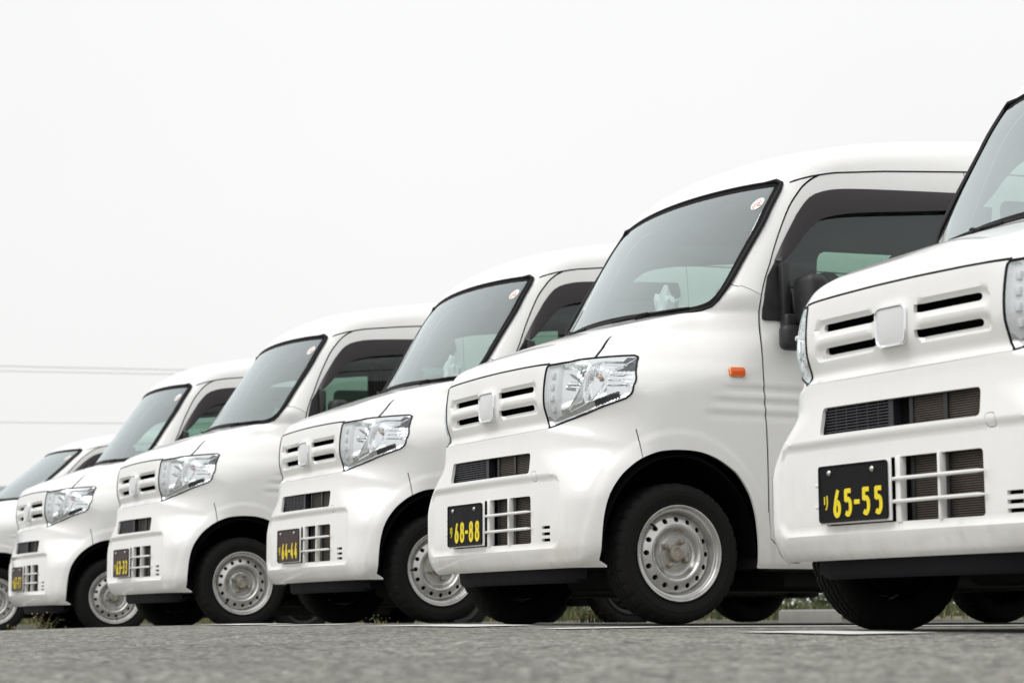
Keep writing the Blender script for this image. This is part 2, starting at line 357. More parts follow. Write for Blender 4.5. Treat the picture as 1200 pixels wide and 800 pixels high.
def ribbon(P, w):
    P = [np.array(p) for p in P]; A = []; Bq = []
    for i, p in enumerate(P):
        t = P[min(i+1,len(P)-1)]-P[max(i-1,0)]; t = t/np.linalg.norm(t); nn = np.array((-t[1], t[0]))*w/2
        A.append(tuple(p+nn)); Bq.append(tuple(p-nn))
    return A+Bq[::-1]
def offset(P, d):
    """inward offset of a closed outline"""
    P = np.array(P); n = len(P); area = .5*np.sum(P[:,0]*np.roll(P[:,1],-1)-np.roll(P[:,0],-1)*P[:,1]); s = 1 if area > 0 else -1
    t = np.roll(P,-1,0)-np.roll(P,1,0); t /= np.linalg.norm(t,axis=1)[:,None]+1e-12
    return [tuple(p) for p in P+s*d*np.stack([-t[:,1], t[:,0]],1)]
def pip(Q, P):
    P = np.array(P); ins = np.zeros(len(Q), bool); j = len(P)-1
    lo = P.min(0); hi = P.max(0); box = (Q[:,0]>=lo[0])&(Q[:,0]<=hi[0])&(Q[:,1]>=lo[1])&(Q[:,1]<=hi[1]); q = Q[box]; r = np.zeros(len(q), bool)
    for i in range(len(P)):
        a, b = P[i], P[j]
        r ^= ((a[1] > q[:,1]) != (b[1] > q[:,1])) & (q[:,0] < (b[0]-a[0])*(q[:,1]-a[1])/((b[1]-a[1]) or 1e-12)+a[0]); j = i
    ins[box] = r; return ins
XJZ = [0,.55,.64,.74,.80,.88,.95,1.03,1.10,1.2,1.3,1.5,1.65,1.74,1.80]; XJX = [.706,.706,.70,.722,.729,.729,.722,.70,.690,.686,.692,.682,.669,.656,.600]
def xJ(z): return np.interp(z, XJZ, XJX)
def zJ3(x): return 1.80+0*np.asarray(x)
ZB = .208; YR = 3.30; XG = .600
GUT = [(.975,1.716),(1.033,1.737),(1.096,1.755),(1.19,1.775),(1.433,1.803),(1.896,1.842),(2.6,1.86),(3.30,1.865)]
def cdt(outlines, pts, hmin):
    """outlines: closed polylines; pts: loose points (those too near an outline are dropped)"""
    V = []; E = []
    for P in outlines:
        n0 = len(V); V += [tuple(p) for p in P]; n = len(P); E += [(n0+i, n0+(i+1)%n) for i in range(n)]
    C = np.array(V); pts = np.array(pts); keep = np.ones(len(pts), bool)
    for i in range(0, len(pts), 2000):
        q = pts[i:i+2000]; h = np.broadcast_to(hmin, (len(pts),))[i:i+2000]
        d = ((q[:,None,:]-C[None])**2).sum(2).min(1); keep[i:i+2000] = d > h**2
    V += [tuple(p) for p in pts[keep]]
    r = delaunay_2d_cdt([Vector(v) for v in V], E, [], 0, 1e-6)
    vs = np.array([tuple(v) for v in r[0]]); fs = np.array([f for f in r[2] if len(f) == 3])
    return vs, fs
class Panels(dict):
    def put(s, key, V3, F):
        if len(F): s.setdefault(key, []).append((V3, F))
def build_panel(name, chunks, mat, parent, flange=.014, weld=.0006, ang=40):
    V = np.vstack([c[0] for c in chunks]); off = 0; F = []
    for v, f in chunks: F.append(f+off); off += len(v)
    F = np.vstack(F); used = np.unique(F); mp = -np.ones(len(V), int); mp[used] = np.arange(len(used)); V = V[used]; F = mp[F]
    me = bpy.data.meshes.new(name); me.from_pydata(V.tolist(), [], F.tolist()); me.update()
    bm = bmesh.new(); bm.from_mesh(me); bmesh.ops.remove_doubles(bm, verts=bm.verts, dist=weld)
    bmesh.ops.dissolve_degenerate(bm, dist=1e-5, edges=bm.edges)
    bm.normal_update()
    if flange:
        be = [e for e in bm.edges if len(e.link_faces) == 1]
        nr = {}
        for e in be:
            for v in e.verts: nr[v] = v.normal.copy()
        ex = bmesh.ops.extrude_edge_only(bm, edges=be)
        nv = [g for g in ex['geom'] if isinstance(g, bmesh.types.BMVert)]
        from mathutils.kdtree import KDTree
        kd = KDTree(len(nr)); ks = list(nr)
        for i, v in enumerate(ks): kd.insert(v.co, i)
        kd.balance()
        for v in nv:
            _, i, _ = kd.find(v.co); v.co = v.co-nr[ks[i]]*flange
        nf = [g for g in ex['geom'] if isinstance(g, bmesh.types.BMFace)]
    bm.to_mesh(me); bm.free(); shade(me, ang)
    return link(name, me, mat, parent)

# ---- outlines in the front plane (x, z) ----
LAMP = [(.464,.972),(.50,.9735),(.552,.9785),(.591,.990),(.617,.999),(.634,1.0035),(.641,1.0042),(.648,.998),(.661,.979),(.677,.959),(.691,.939),(.702,.920),(.710,.904),(.7165,.887),(.7195,.876),(.7202,.864),(.7185,.853),(.7165,.846),(.7125,.839),(.7065,.8305),(.681,.8135),(.65,.797),(.618,.7805),(.575,.765),(.533,.753),(.470,.733),(.452,.757),(.452,.82),(.454,.89),(.457,.955),(.459,.968)]
WS = [(0,1.2045),(.15,1.203),(.3,1.199),(.42,1.195),(.506,1.193),(.56,1.195),(.595,1.200),(.631,1.215),(.655,1.250),(.6635,1.298),(.666,1.38),(.666,1.526),(.661,1.591),(.655,1.656),(.646,1.708),(.630,1.7275),(.591,1.7325),(.419,1.740),(.2,1.744),(0,1.745)]
WSO = WS+[(-x, z) for x, z in WS[1:-1]][::-1]
SLOTS = [[(.092,.879),(.352,.880),(.361,.884),(.364,.891),(.361,.898),(.350,.902),(.092,.902)], [(.088,.809),(.352,.810),(.361,.814),(.364,.821),(.361,.828),(.350,.832),(.088,.832)],
         [(-.063,.902),(-.350,.902),(-.361,.898),(-.364,.891),(-.361,.884),(-.352,.880),(-.063,.879)], [(-.063,.832),(-.350,.832),(-.361,.828),(-.364,.821),(-.361,.814),(-.352,.810),(-.063,.809)]]
INTAKE = quadr([(-.366,.573),(.366,.569),(.362,.648),(-.360,.654)], .016, 4)
GRILLE = quadr([(-.352,.306),(.370,.305),(.368,.484),(-.352,.486)], .014, 4)
VENTS = [rrect(.454,.516,z0,z1,.002,2) for z0, z1 in ((.355,.3665),(.331,.3425),(.308,.3195))]
BCUT = [(.597,.991),(.583,1.012),(.566,1.035),(.545,1.058),(.525,1.078),(.512,1.092),(.503,1.11),(.505,1.13),(.515,1.15),(.524,1.168),(.528,1.20)]
BRIB = BCUT[:6]
def front_chart(P3):
    bz = np.concatenate([np.arange(ZB,1.02,.009), np.arange(1.02,1.21,.0045), np.arange(1.21,1.75,.012), np.arange(1.75,1.796,.006), [1.80]])
    right = [(float(xJ(z)), float(z)) for z in bz]
    top = [(float(x), float(zJ3(x))) for x in np.linspace(XG,-XG,61)[1:-1]]
    bot = [(float(x), ZB) for x in np.linspace(-.706,.706,70)[1:-1]]
    dom = right+top+[(-x, z) for x, z in right][::-1]+bot
    lamp = dens(LAMP, .010); lampm = mir(lamp)
    ws = dens(smooth(WSO, True, 2), .014); wi = offset(ws, .024)
    seam = ribbon(dens([(-.462,.9765),(-.3,.980),(-.1,.982),(.1,.982),(.3,.980),(.462,.9765)], .012, False), .0068)
    bc = ribbon(dens(BRIB, .008, False), .0040); bcm = mir(bc)
    pbot = ribbon(dens([(-.473,.7315),(-.2,.728),(.2,.728),(.473,.7315)], .012, False), .0035)
    fp = ribbon(dens([(.664,1.301),(.676,1.293),(.70,1.284)], .006, False), .0030); fpm = mir(fp)
    cap = rrect(.385,.425,.535,.575,.012,3); capi = offset(cap, .002)
    bonnet = [(-.462,.979),(0,.983),(.462,.979),(.50,.976),(.552,.981),(.594,.993)]+BCUT[1:]+[(.4,1.20),(0,1.206),(-.4,1.20)]+[(-x,z) for x,z in BCUT[1:]][::-1]+[(-.594,.993),(-.552,.981),(-.5,.976)]
    holes = [dens(s, .006) for s in SLOTS]+[dens(INTAKE, .010), dens(GRILLE, .010)]+[dens(v, .006) for v in VENTS]
    outl = [dom, lamp, lampm, ws, wi, seam, bc, bcm, pbot, cap, capi, fp, fpm]+holes
    rows = np.concatenate([np.arange(ZB+.006,1.0,.0095), np.arange(1.0,1.205,.0040), np.arange(1.212,1.74,.013), np.arange(1.745,1.798,.005)])
    pts = []; hm = []
    for i, z in enumerate(rows):
        xm = float(xJ(z)); u = np.linspace(-1, 1, 131)+(i%2)*.0077
        g = np.sign(u)*(1-(1-np.clip(abs(u),0,1))**1.35); x = g*xm
        ok = abs(x) < xm-.002
        
        x = x[ok]; dz = .006 if z < 1 or z > 1.21 else .0028
        pts += [(a, z) for a in x]; hm += [min(dz, .004+.0*abs(a)) if abs(a) < .6 else .0022 for a in x]
    for s in (1,-1):
        q = np.array([(s*a, b_) for i, b_ in enumerate(np.arange(.735,1.003,.0040)) for a in np.arange(.453,.722,.0042)+(i%2)*.0021]); q = q[pip(q, offset(lamp if s > 0 else lampm, .003))]
        pts = [t for t in pts]; pts += [tuple(t) for t in q]; hm = list(hm)+[.0015]*len(q)
    pa = np.array(pts); nb = len(pa)-0; inl = pip(pa, lamp)|pip(pa, lampm); old = np.array([h > .0016 for h in hm]); kk = ~(inl & old); pts = pa[kk]; hm = np.array(hm)[kk]
    V, F = cdt(outl, pts, hm)
    C = V[F].mean(1)
    ins = pip(C, dom); F = F[ins]; C = C[ins]
    lab = np.full(len(C), 'body_shell', dtype='<U20')
    lab[C[:,1] < .7295] = 'bumper'
    # everything below the lamps and outside the panel belongs to the bumper too
    lo = np.interp(abs(C[:,0]), [.0,.452,.4701,.533,.618,.709,.73], [.7295,.7295,.733,.753,.782,.836,.84]); lab[C[:,1] < lo] = 'bumper'
    lab[(abs(C[:,0]) < .458)&(C[:,1] > .7295)&(C[:,1] < .979)] = 'front_panel'
    lab[pip(C, bonnet)] = 'bonnet'
    lab[pip(C, ws)] = 'border'; lab[pip(C, wi)] = 'windscreen'
    lab[pip(C, lamp)] = 'lensL'; lab[pip(C, lampm)] = 'lensR'
    for k in [seam, bc, bcm, pbot, fp, fpm]: lab[pip(C, k)] = 'gap'
    a = pip(C, cap) & ~pip(C, capi); lab[a] = 'gap'
    for k in holes: lab[pip(C, k)] = 'hole'
    y = front_y(V[:,0], V[:,1]); V3 = np.stack([V[:,0], y, V[:,1]], 1)
    # orient towards the front
    A = V3[F]; n = np.cross(A[:,1]-A[:,0], A[:,2]-A[:,0]); fl = n[:,1] > 0; F[fl] = F[fl][:,::-1]
    for k in np.unique(lab): P3.put(str(k), V3, F[lab == k])
    J = np.array(right); return np.stack([J[:,0], front_y(J[:,0], J[:,1]), J[:,1]], 1), np.array([(x, 0, z) for x, z in [(XG,1.80)]+top+[(-XG,1.80)]])
ARCH = [(.104,.10),(.104,.25),(.1035,.313),(.113,.404),(.135,.476),(.178,.538),(.222,.578),(.268,.608),(.333,.634),(.39,.643),(.439,.6455),(.50,.643),(.548,.634),(.597,.616),(.643,.590),(.686,.557),(.733,.489),(.757,.42),(.768,.35),(.773,.27),(.775,.10)]
WIN = [(.838,1.160),(.838,1.25),(.868,1.345),(.893,1.395),(.940,1.484),(1.010,1.596),(1.060,1.652),(1.110,1.682),(1.180,1.699),(1.30,1.710),(1.50,1.720),(1.768,1.728),(1.768,1.160)]
DSEAM = [(.820,.42),(.820,.55),(.819,.653),(.815,.778),(.807,.941),(.805,1.05),(.806,1.115),(.808,1.20),(.815,1.255),(.838,1.325),(.862,1.380),(.885,1.44),(.920,1.52),(.970,1.618),(1.012,1.675),(1.045,1.712),(1.085,1.742),(1.12,1.760)]
def side_chart(P3, J1):
    # J1: points shared with the front; J2: shared with the roof
    y0 = float(J1[-1][1]); ys = np.concatenate([[y0], np.arange(y0+.012, 1.5, .014), np.arange(1.5, YR, .03), [YR]])
    zt = roof_z(np.full(len(ys), XG), ys); zt[0] = J1[-1][2]
    dom = [(float(p[1]), float(p[2])) for p in J1]+[(float(a), float(b)) for a, b in zip(ys[1:], zt[1:])]+[(YR, z) for z in np.arange(2.04,.25,-.04) if z < zt[-1]-.02]+[(YR, ZB)]+[(float(y), ZB) for y in np.arange(YR-.04, J1[0][1]+.01, -.04)]
    arch = dens(smooth(ARCH, False, 3), .012); archr = [(y+2.52, z) for y, z in arch]
    win = dens(quadr(WIN, .02, 3), .012); wr = [dens(quadr(P, .05, 4), .03) for P in ([(2.0,1.19),(2.0,1.73),(2.56,1.745),(2.56,1.19)],[(2.66,1.19),(2.66,1.745),(3.18,1.72),(3.2,1.22)])]
    fs = ribbon(dens([(.222,.85),(.232,.828),(.25,.758),(.266,.688),(.276,.60)], .012, False), .0042)
    ds = ribbon(dens(smooth(DSEAM, False, 3), .010, False), .0080)
    dr = ribbon(dens([(1.838,1.837),(1.838,.34),(1.80,.295),(.87,.285),(.825,.32),(.821,.43)], .02, False), .005)
    sl = ribbon(dens([(1.856,.9),(2.62,.9)], .02, False), .004); sr = ribbon(dens([(2.625,1.86),(2.625,.5)], .02, False), .005)
    lampb = rrect(.655,.723,.931,.969,.011,3)
    fps = ribbon(dens([(.60,1.32),(.70,1.303),(.745,1.288),(.78,1.271),(.814,1.253)], .01, False), .0030)
    gt = ribbon(dens(GUT, .02, False), .006)
    outl = [dom, arch, archr, win, fs, ds, dr, sl, sr, lampb, gt, fps]+wr
    pts = []; hm = []
    for i, z in enumerate(np.arange(ZB+.008, 2.04, .0115)):
        y = np.concatenate([np.arange(.0,1.25,.0125), np.arange(1.25,1.95,.022), np.arange(1.95,YR-.02,.035)])+(i%2)*.006
        pts += [(a, z) for a in y]; hm += [.005]*len(y)
    pts = np.array(pts); hm = np.array(hm); k = pip(pts, dom); pts = pts[k]; hm = hm[k]
    V, F = cdt(outl, pts, hm); C = V[F].mean(1); ins = pip(C, dom); F = F[ins]; C = C[ins]
    door = [p for p in DSEAM]+GUT[3:5]+[(1.838,1.837),(1.838,.34),(1.80,.295),(.87,.285),(.822,.32)]
    lab = np.full(len(C), 'body_shell', dtype='<U20')
    lab[(C[:,0] < .262)&(C[:,1] < .845)&(C[:,0] < np.interp(C[:,1], [.6,.688,.758,.828,.85], [.274,.266,.25,.232,.222]))] = 'bumper'
    lab[pip(C, door)] = 'door'
    for k in [arch, archr]: lab[pip(C, k)] = 'hole'
    lab[pip(C, win)] = 'glassdoor'
    for i, k in enumerate(wr): lab[pip(C, k)] = 'glassrear%d' % i
    lab[pip(C, lampb)] = 'body_shell'
    for k in [fs, ds, dr, sl, sr, gt, fps]: lab[pip(C, k)&(lab != 'hole')] = 'gap'
    x = side_x(V[:,0], V[:,1]); V3 = np.stack([x, V[:,0], V[:,1]], 1)
    # snap the shared edge exactly
    for j in J1:
        d = (V[:,0]-j[1])**2+(V[:,1]-j[2])**2; i = int(d.argmin())
        if d[i] < 1e-8: V3[i] = j
    i2 = [(int(((V[:,0]-a)**2+(V[:,1]-b)**2).argmin()), a, b) for a, b in zip(ys, zt)]
    for i, a, b in i2: V3[i] = (XG, a, b)
    A = V3[F]; n = np.cross(A[:,1]-A[:,0], A[:,2]-A[:,0]); fl = n[:,0] < 0; F[fl] = F[fl][:,::-1]
    Vm = V3*np.array([-1,1,1]); Fm = F[:,::-1]
    for k in np.unique(lab):
        s = lab == k; k = str(k)
        if k in ('body_shell','bumper','gap','hole'): P3.put(k, V3, F[s]); P3.put(k, Vm, Fm[s])
        else: P3.put(k+'L', V3, F[s]); P3.put(k+'R', Vm, Fm[s])
    return ys, zt
def roof_chart(P3, ys, J3):
    yj = front_y(J3[:,0], J3[:,2]); yj[0] = yj[-1] = ys[0]
    front = [(float(x), float(y)) for x, y in zip(J3[:,0], yj)]           # from +x to -x
    dom = front+[(-XG, float(y)) for y in ys[1:]]+[(float(x), YR) for x in np.linspace(-XG, XG, 34)[1:-1]]+[(XG, float(y)) for y in ys[1:]][::-1]
    pts = []
    for i, y in enumerate(np.concatenate([np.arange(.9,1.3,.012), np.arange(1.3, YR-.02, .04)])):
        u = np.linspace(-1,1,56)+(i%2)*.018; x = np.sign(u)*(1-(1-np.clip(abs(u),0,1))**1.2)*XG; pts += [(a, y) for a in x]
    pts = np.array(pts); pts = pts[pip(pts, dom)]
    V, F = cdt([dom], pts, .006); C = V[F].mean(1); ins = pip(C, dom); F = F[ins]
    z = roof_z(V[:,0], V[:,1]); V3 = np.stack([V[:,0], V[:,1], z], 1)
    for (x, y), zz in zip(front, J3[:,2]):
        i = int(((V[:,0]-x)**2+(V[:,1]-y)**2).argmin()); V3[i] = (x, y, zz)
    A = V3[F]; n = np.cross(A[:,1]-A[:,0], A[:,2]-A[:,0]); fl = n[:,2] < 0; F[fl] = F[fl][:,::-1]
    P3.put('roof', V3, F)
P3 = Panels()
J1, J3 = front_chart(P3)
YS, ZT = side_chart(P3, J1)
roof_chart(P3, YS, J3)
# =====================================================================================
# one delivery van with all its parts (van frame: nose at y=0, left side at +x)
# =====================================================================================
def surf(x, z):
    x = np.atleast_1d(np.asarray(x, float)); z = np.atleast_1d(np.asarray(z, float)); return front_y(x, z)
def fpt(x, z, off=0.):
    y = surf([x], [z])[0]; return (x, float(y)-off, z)
def spt(y, z, off=0.):
    x = side_x(np.array([y], float), np.array([z], float))[0]; return (float(x)+off, y, z)
def strip3(A, B, thick, name, mat, parent, ang=38):
    """a band between two 3D polylines, with thickness along -x side"""
    mb = MB(); n = len(A); t = Vector(thick)
    V = [Vector(p) for p in A]+[Vector(p) for p in B]; V += [v+t for v in V]; F = []
    for i in range(n-1):
        F += [(i,i+1,n+i+1,n+i), (2*n+i,3*n+i,3*n+i+1,2*n+i+1), (i,2*n+i,2*n+i+1,i+1), (n+i,n+i+1,3*n+i+1,3*n+i)]
    F += [(0,n,3*n,2*n), (n-1,3*n-1,4*n-1,2*n-1)]
    return mb.add(V, F).build(name, mat, parent, ang)
def resample(P, n):
    P = np.array(P, float); d = np.concatenate([[0], np.cumsum(np.linalg.norm(np.diff(P,axis=0),axis=1))]); t = np.linspace(0, d[-1], n)
    return np.stack([np.interp(t, d, P[:,i]) for i in range(P.shape[1])], 1)
GLY = {'3':[[(.08,.90),(.45,1),(.84,.88),(.84,.66),(.40,.55)],[(.36,.55),(.86,.44),(.90,.16),(.5,0),(.06,.10)]],
 '4':[[(.62,1.04),(.04,.28)],[(-.08,.26),(1.08,.26)],[(.70,.62),(.70,-.06)]],
 '5':[[(.04,.97),(.98,.97)],[(.14,1.03),(.14,.54)],[(.10,.57),(.5,.63),(.86,.50),(.90,.20),(.58,.0),(.12,.08)]],
 '6':[[(.66,1.03),(.34,.70),(.13,.34)],[(.13,.36),(.10,.20),(.24,.03),(.5,-.02),(.78,.06),(.90,.24),(.80,.44),(.52,.54),(.24,.46)]],
 '7':[[(.02,.97),(1.02,.97)],[(.90,1.0),(.56,.52),(.42,-.06)]],
 '8':[[(.5,1),(.17,.9),(.17,.64),(.5,.55),(.83,.64),(.83,.9),(.5,1)],[(.5,.54),(.10,.42),(.08,.12),(.5,-.01),(.92,.12),(.90,.42),(.5,.54)]],
 '-':[[(-.15,.5),(1.15,.5)]], 'ri':[[(.12,.95),(.16,.36)],[(.80,1.02),(.90,.5),(.74,.18),(.45,-.02)]]}
PX0, PX1, PZ0, PZ1, PY = -.344, -.014, .314, .479, -.036
def stroke(mb, pts, w, y, th=.0016):
    """flat rounded stroke in the x-z plane with a little relief"""
    P = resample(smooth(pts, False, 6) if len(pts) > 2 else pts, max(4, 6*len(pts))); n = len(P); L = []; R = []
    for i in range(n):
        t = P[min(i+1,n-1)]-P[max(i-1,0)]; t /= np.linalg.norm(t)+1e-9; nn = np.array((-t[1], t[0]))*w/2; L.append(P[i]+nn); R.append(P[i]-nn)
    V = []; 
    for yy in (y, y-th):
        V += [(p[0], yy, p[1]) for p in L]+[(p[0], yy, p[1]) for p in R]
    F = []
    for i in range(n-1):
        F += [(2*n+i,2*n+i+1,3*n+i+1,3*n+i), (i,2*n+i,2*n+i+1,i+1)[::-1], (n+i,n+i+1,3*n+i+1,3*n+i)[::-1]]
    F += [(0,n,3*n,2*n), (n-1,3*n-1,4*n-1,2*n-1)]
    mb.add(V, F)
def make_plate(text, parent, mat):
    p = MB(); o = rrect(PX0, PX1, PZ0, PZ1, .010, 4); n = len(o)
    rings = [(0, .0), (0, .004), (.0035, .0045), (.0065, .0015), (.0085, .0015)]
    V = []; F = []
    for ins, up in rings: V += [(x, PY+.003-up, z) for x, z in offset(o, ins)]
    for r in range(len(rings)-1):
        for i in range(n): F.append((r*n+i, r*n+(i+1)%n, (r+1)*n+(i+1)%n, (r+1)*n+i))
    F.append(tuple((len(rings)-1)*n+i for i in range(n)))
    pl = p.add(V, F).build('number_plate', mat, parent, 15)
    yb = PY+.0015
    for x in (-.290, -.083):
        MB().lathe([(0,.0085),(-.003,.0085),(-.006,.006),(-.007,.002)], 12, 'y', c=(x, yb, .457), cap=True).build('bolt', M['steel'], pl)
    W, H, b = .042, .083, .3275
    items = [('ri', -.309, .350, .023, .044, .0046), (text[0], -.254, b, W, H, .0135), (text[1], -.201, b, W, H, .0135), ('-', -.1585, b+.033, .020, .016, .013), (text[3], -.1147, b, W, H, .0135), (text[4], -.0566, b, W, H, .0135)]
    for ch, cx, z0, w, h, sw in items:
        mb = MB()
        for si, s in enumerate(GLY[ch]):
            w_ = w-sw if ch != '-' else w; h_ = h-sw
            stroke(mb, [(cx-w_/2+u*w_, z0+sw/2+v*h_) for u, v in s], sw, yb, .0014+.0003*si)
        mb.build('dash' if ch == '-' else 'character' if ch == 'ri' else 'digit', M['yellow'], pl, 15, fix=False)
    return pl
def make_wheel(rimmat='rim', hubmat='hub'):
    """built round the origin, outside towards +x; the wheel centre plane is x=0"""
    w = empty('wheel')
    prof = [(.050,.166),(.056,.170),(.0635,.181),(.0665,.186),(.0655,.189),(.070,.199),(.0725,.214),(.0735,.217),(.072,.220),(.0725,.228),(.070,.240),(.065,.249),(.059,.2545),(.053,.2585),(.046,.2600),(.040,.2615),(.0395,.2555),(.033,.2555),(.0325,.2620),(.016,.2628),(.0155,.2560),(.009,.2560),(.0085,.2630),(0,.2632)]
    prof = prof+[(-o, r) for o, r in prof[:-1]][::-1]; n = 192; mb = MB(); V = []; F = []
    for o, r in prof:
        for k in range(n):
            a = 2*math.pi*k/n; rr = r; oo = o
            if r > .2625-.0031 and abs(o) < .05 and r > .2595:
                if (k+(3 if o > 0 else 0)) % 6 == 0 and abs(o) > .020: rr -= .006
                if (k+2) % 6 == 0 and abs(o) < .017 and r > .2615: rr -= .0045
            elif r > .247 and abs(o) > .05:
                if (k+3) % 6 in (0,): rr -= .0035; oo -= .002*(1 if o > 0 else -1)
            V.append((oo, rr*math.cos(a), rr*math.sin(a)))
    for i in range(len(prof)-1):
        for k in range(n): F.append((i*n+k, i*n+(k+1)%n, (i+1)*n+(k+1)%n, (i+1)*n+k))
    mb.add(V, F).build('tyre', M['rubber'], w, 30)
    # steel rim: rolled lip, well, and a pressed disc with a ring of sixteen round holes
    rp = [(.178,.0650),(.180,.0675),(.1795,.0700),(.1765,.0705),(.1735,.0690),(.1715,.0655),(.1695,.0600),(.166,.0560),(.161,.0545),(.157,.0520),(.154,.0440),(.1515,.0300),(.149,.0235)]
    mb = MB(); mb.lathe([(o, r) for r, o in rp], 96)
    dr = [.149,.147,.144,.140,.134,.126,.117,.110,.1055,.102,.098,.094,.090,.086,.081,.075,.068,.062,.058,.050,.040,.034,.030,.010]
    do = [.0235,.0260,.0305,.0350,.0385,.0425,.0462,.0495,.0512,.0515,.0495,.0450,.0385,.0310,.0260,.0235,.0230,.0240,.0262,.0270,.0270,.0275,.0280,.0280]
    rings = [(.149,96),(.1465,96),(.143,72),(.111,72),(.1085,72),(.1055,72),(.102,72),(.0985,72),(.095,64),(.0915,64),(.088,56),(.084,48),(.080,48),(.075,40),(.068,36),(.062,36),(.058,32),(.050,28),(.040,24),(.030,16)]
    out = [[(.149*math.cos(2*math.pi*k/96), .149*math.sin(2*math.pi*k/96)) for k in range(96)]]
    hol = []
    for h in range(16):
        a = 2*math.pi*h/16; c = (.1265*math.cos(a), .1265*math.sin(a)); hol.append([(c[0]+.0100*math.cos(2*math.pi*k/16), c[1]+.0100*math.sin(2*math.pi*k/16)) for k in range(16)])
    pts = [(r*math.cos(2*math.pi*(k+.5*(i%2))/m), r*math.sin(2*math.pi*(k+.5*(i%2))/m)) for i, (r, m) in enumerate(rings[1:]) for k in range(m)]
    pts += [(r*math.cos(2*math.pi*k/96), r*math.sin(2*math.pi*k/96)) for r in (.139,.1345,.118,.114) for k in range(96)]
    pts += [(c*math.cos(2*math.pi*(h+.5)/16), c*math.sin(2*math.pi*(h+.5)/16)) for h in range(16) for c in (.130,.1265,.122)]
    Vd, Fd = cdt(out+hol, pts, .0028); C = Vd[Fd].mean(1)
    k = pip(C, out[0]+[out[0][0]]); hh = np.zeros(len(C), bool)
    for h in hol: hh |= pip(C, h)
    Fd = Fd[k & ~hh]; rr = np.hypot(Vd[:,0], Vd[:,1]); off = np.interp(rr, dr[::-1], do[::-1])
    mb2 = MB(); mb2.add(np.stack([off, Vd[:,0], Vd[:,1]], 1), Fd.tolist())
    me_v = len(mb.v); mb.add(mb2.v, mb2.f)
    # hole walls
    for h in hol:
        o1 = float(np.interp(.1265, dr[::-1], do[::-1])); V = [(float(np.interp(math.hypot(y,z), dr[::-1], do[::-1])), y, z) for y, z in h]+[(o1-.012, y, z) for y, z in h]; n = 16
        mb.add(V, [(i,(i+1)%n,n+(i+1)%n,n+i) for i in range(n)])
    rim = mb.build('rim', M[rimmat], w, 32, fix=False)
    for i in range(4):
        a = math.radians(38+90*i); c = (.026, .050*math.cos(a), .050*math.sin(a))
        MB().lathe([(0,.0128),(.004,.0125),(.005,.0105),(.020,.0100),(.0245,.0085),(.027,.004)], 6 if False else 12, c=c, cap=True).build('wheel_nut', M[hubmat], w)
    hc = MB().lathe([(.024,.034),(.028,.0345),(.030,.031),(.050,.0295),(.054,.0270),(.0555,.0225),(.0555,.0200),(.054,.0190),(.054,.001)], 32, cap=True).build('hub_cap', M[hubmat], w)
    e = MB()
    e.tube([(.0548,.0115*math.cos(t),.0115*math.sin(t)) for t in np.linspace(0,2*math.pi,17)[:-1]], .0011, 5, closed=True)
    for s in (-1, 1): e.tube([(.0548,.004*s,.007),(.0548,.0045*s,-.007)], .0012, 5)
    e.tube([(.0548,-.004,0),(.0548,.004,0)], .0011, 5)
    e.build('hub_emblem', M['rim'], w)
    MB().lathe([(-.06,.149),(.018,.149),(.018,.02)], 48).build('brake_drum', M['under'], w)
    MB().tube([(.040,.142,.062),(.062,.128,.056)], .004, 6).build('valve_stem', M['gloss_black'], w)
    return w
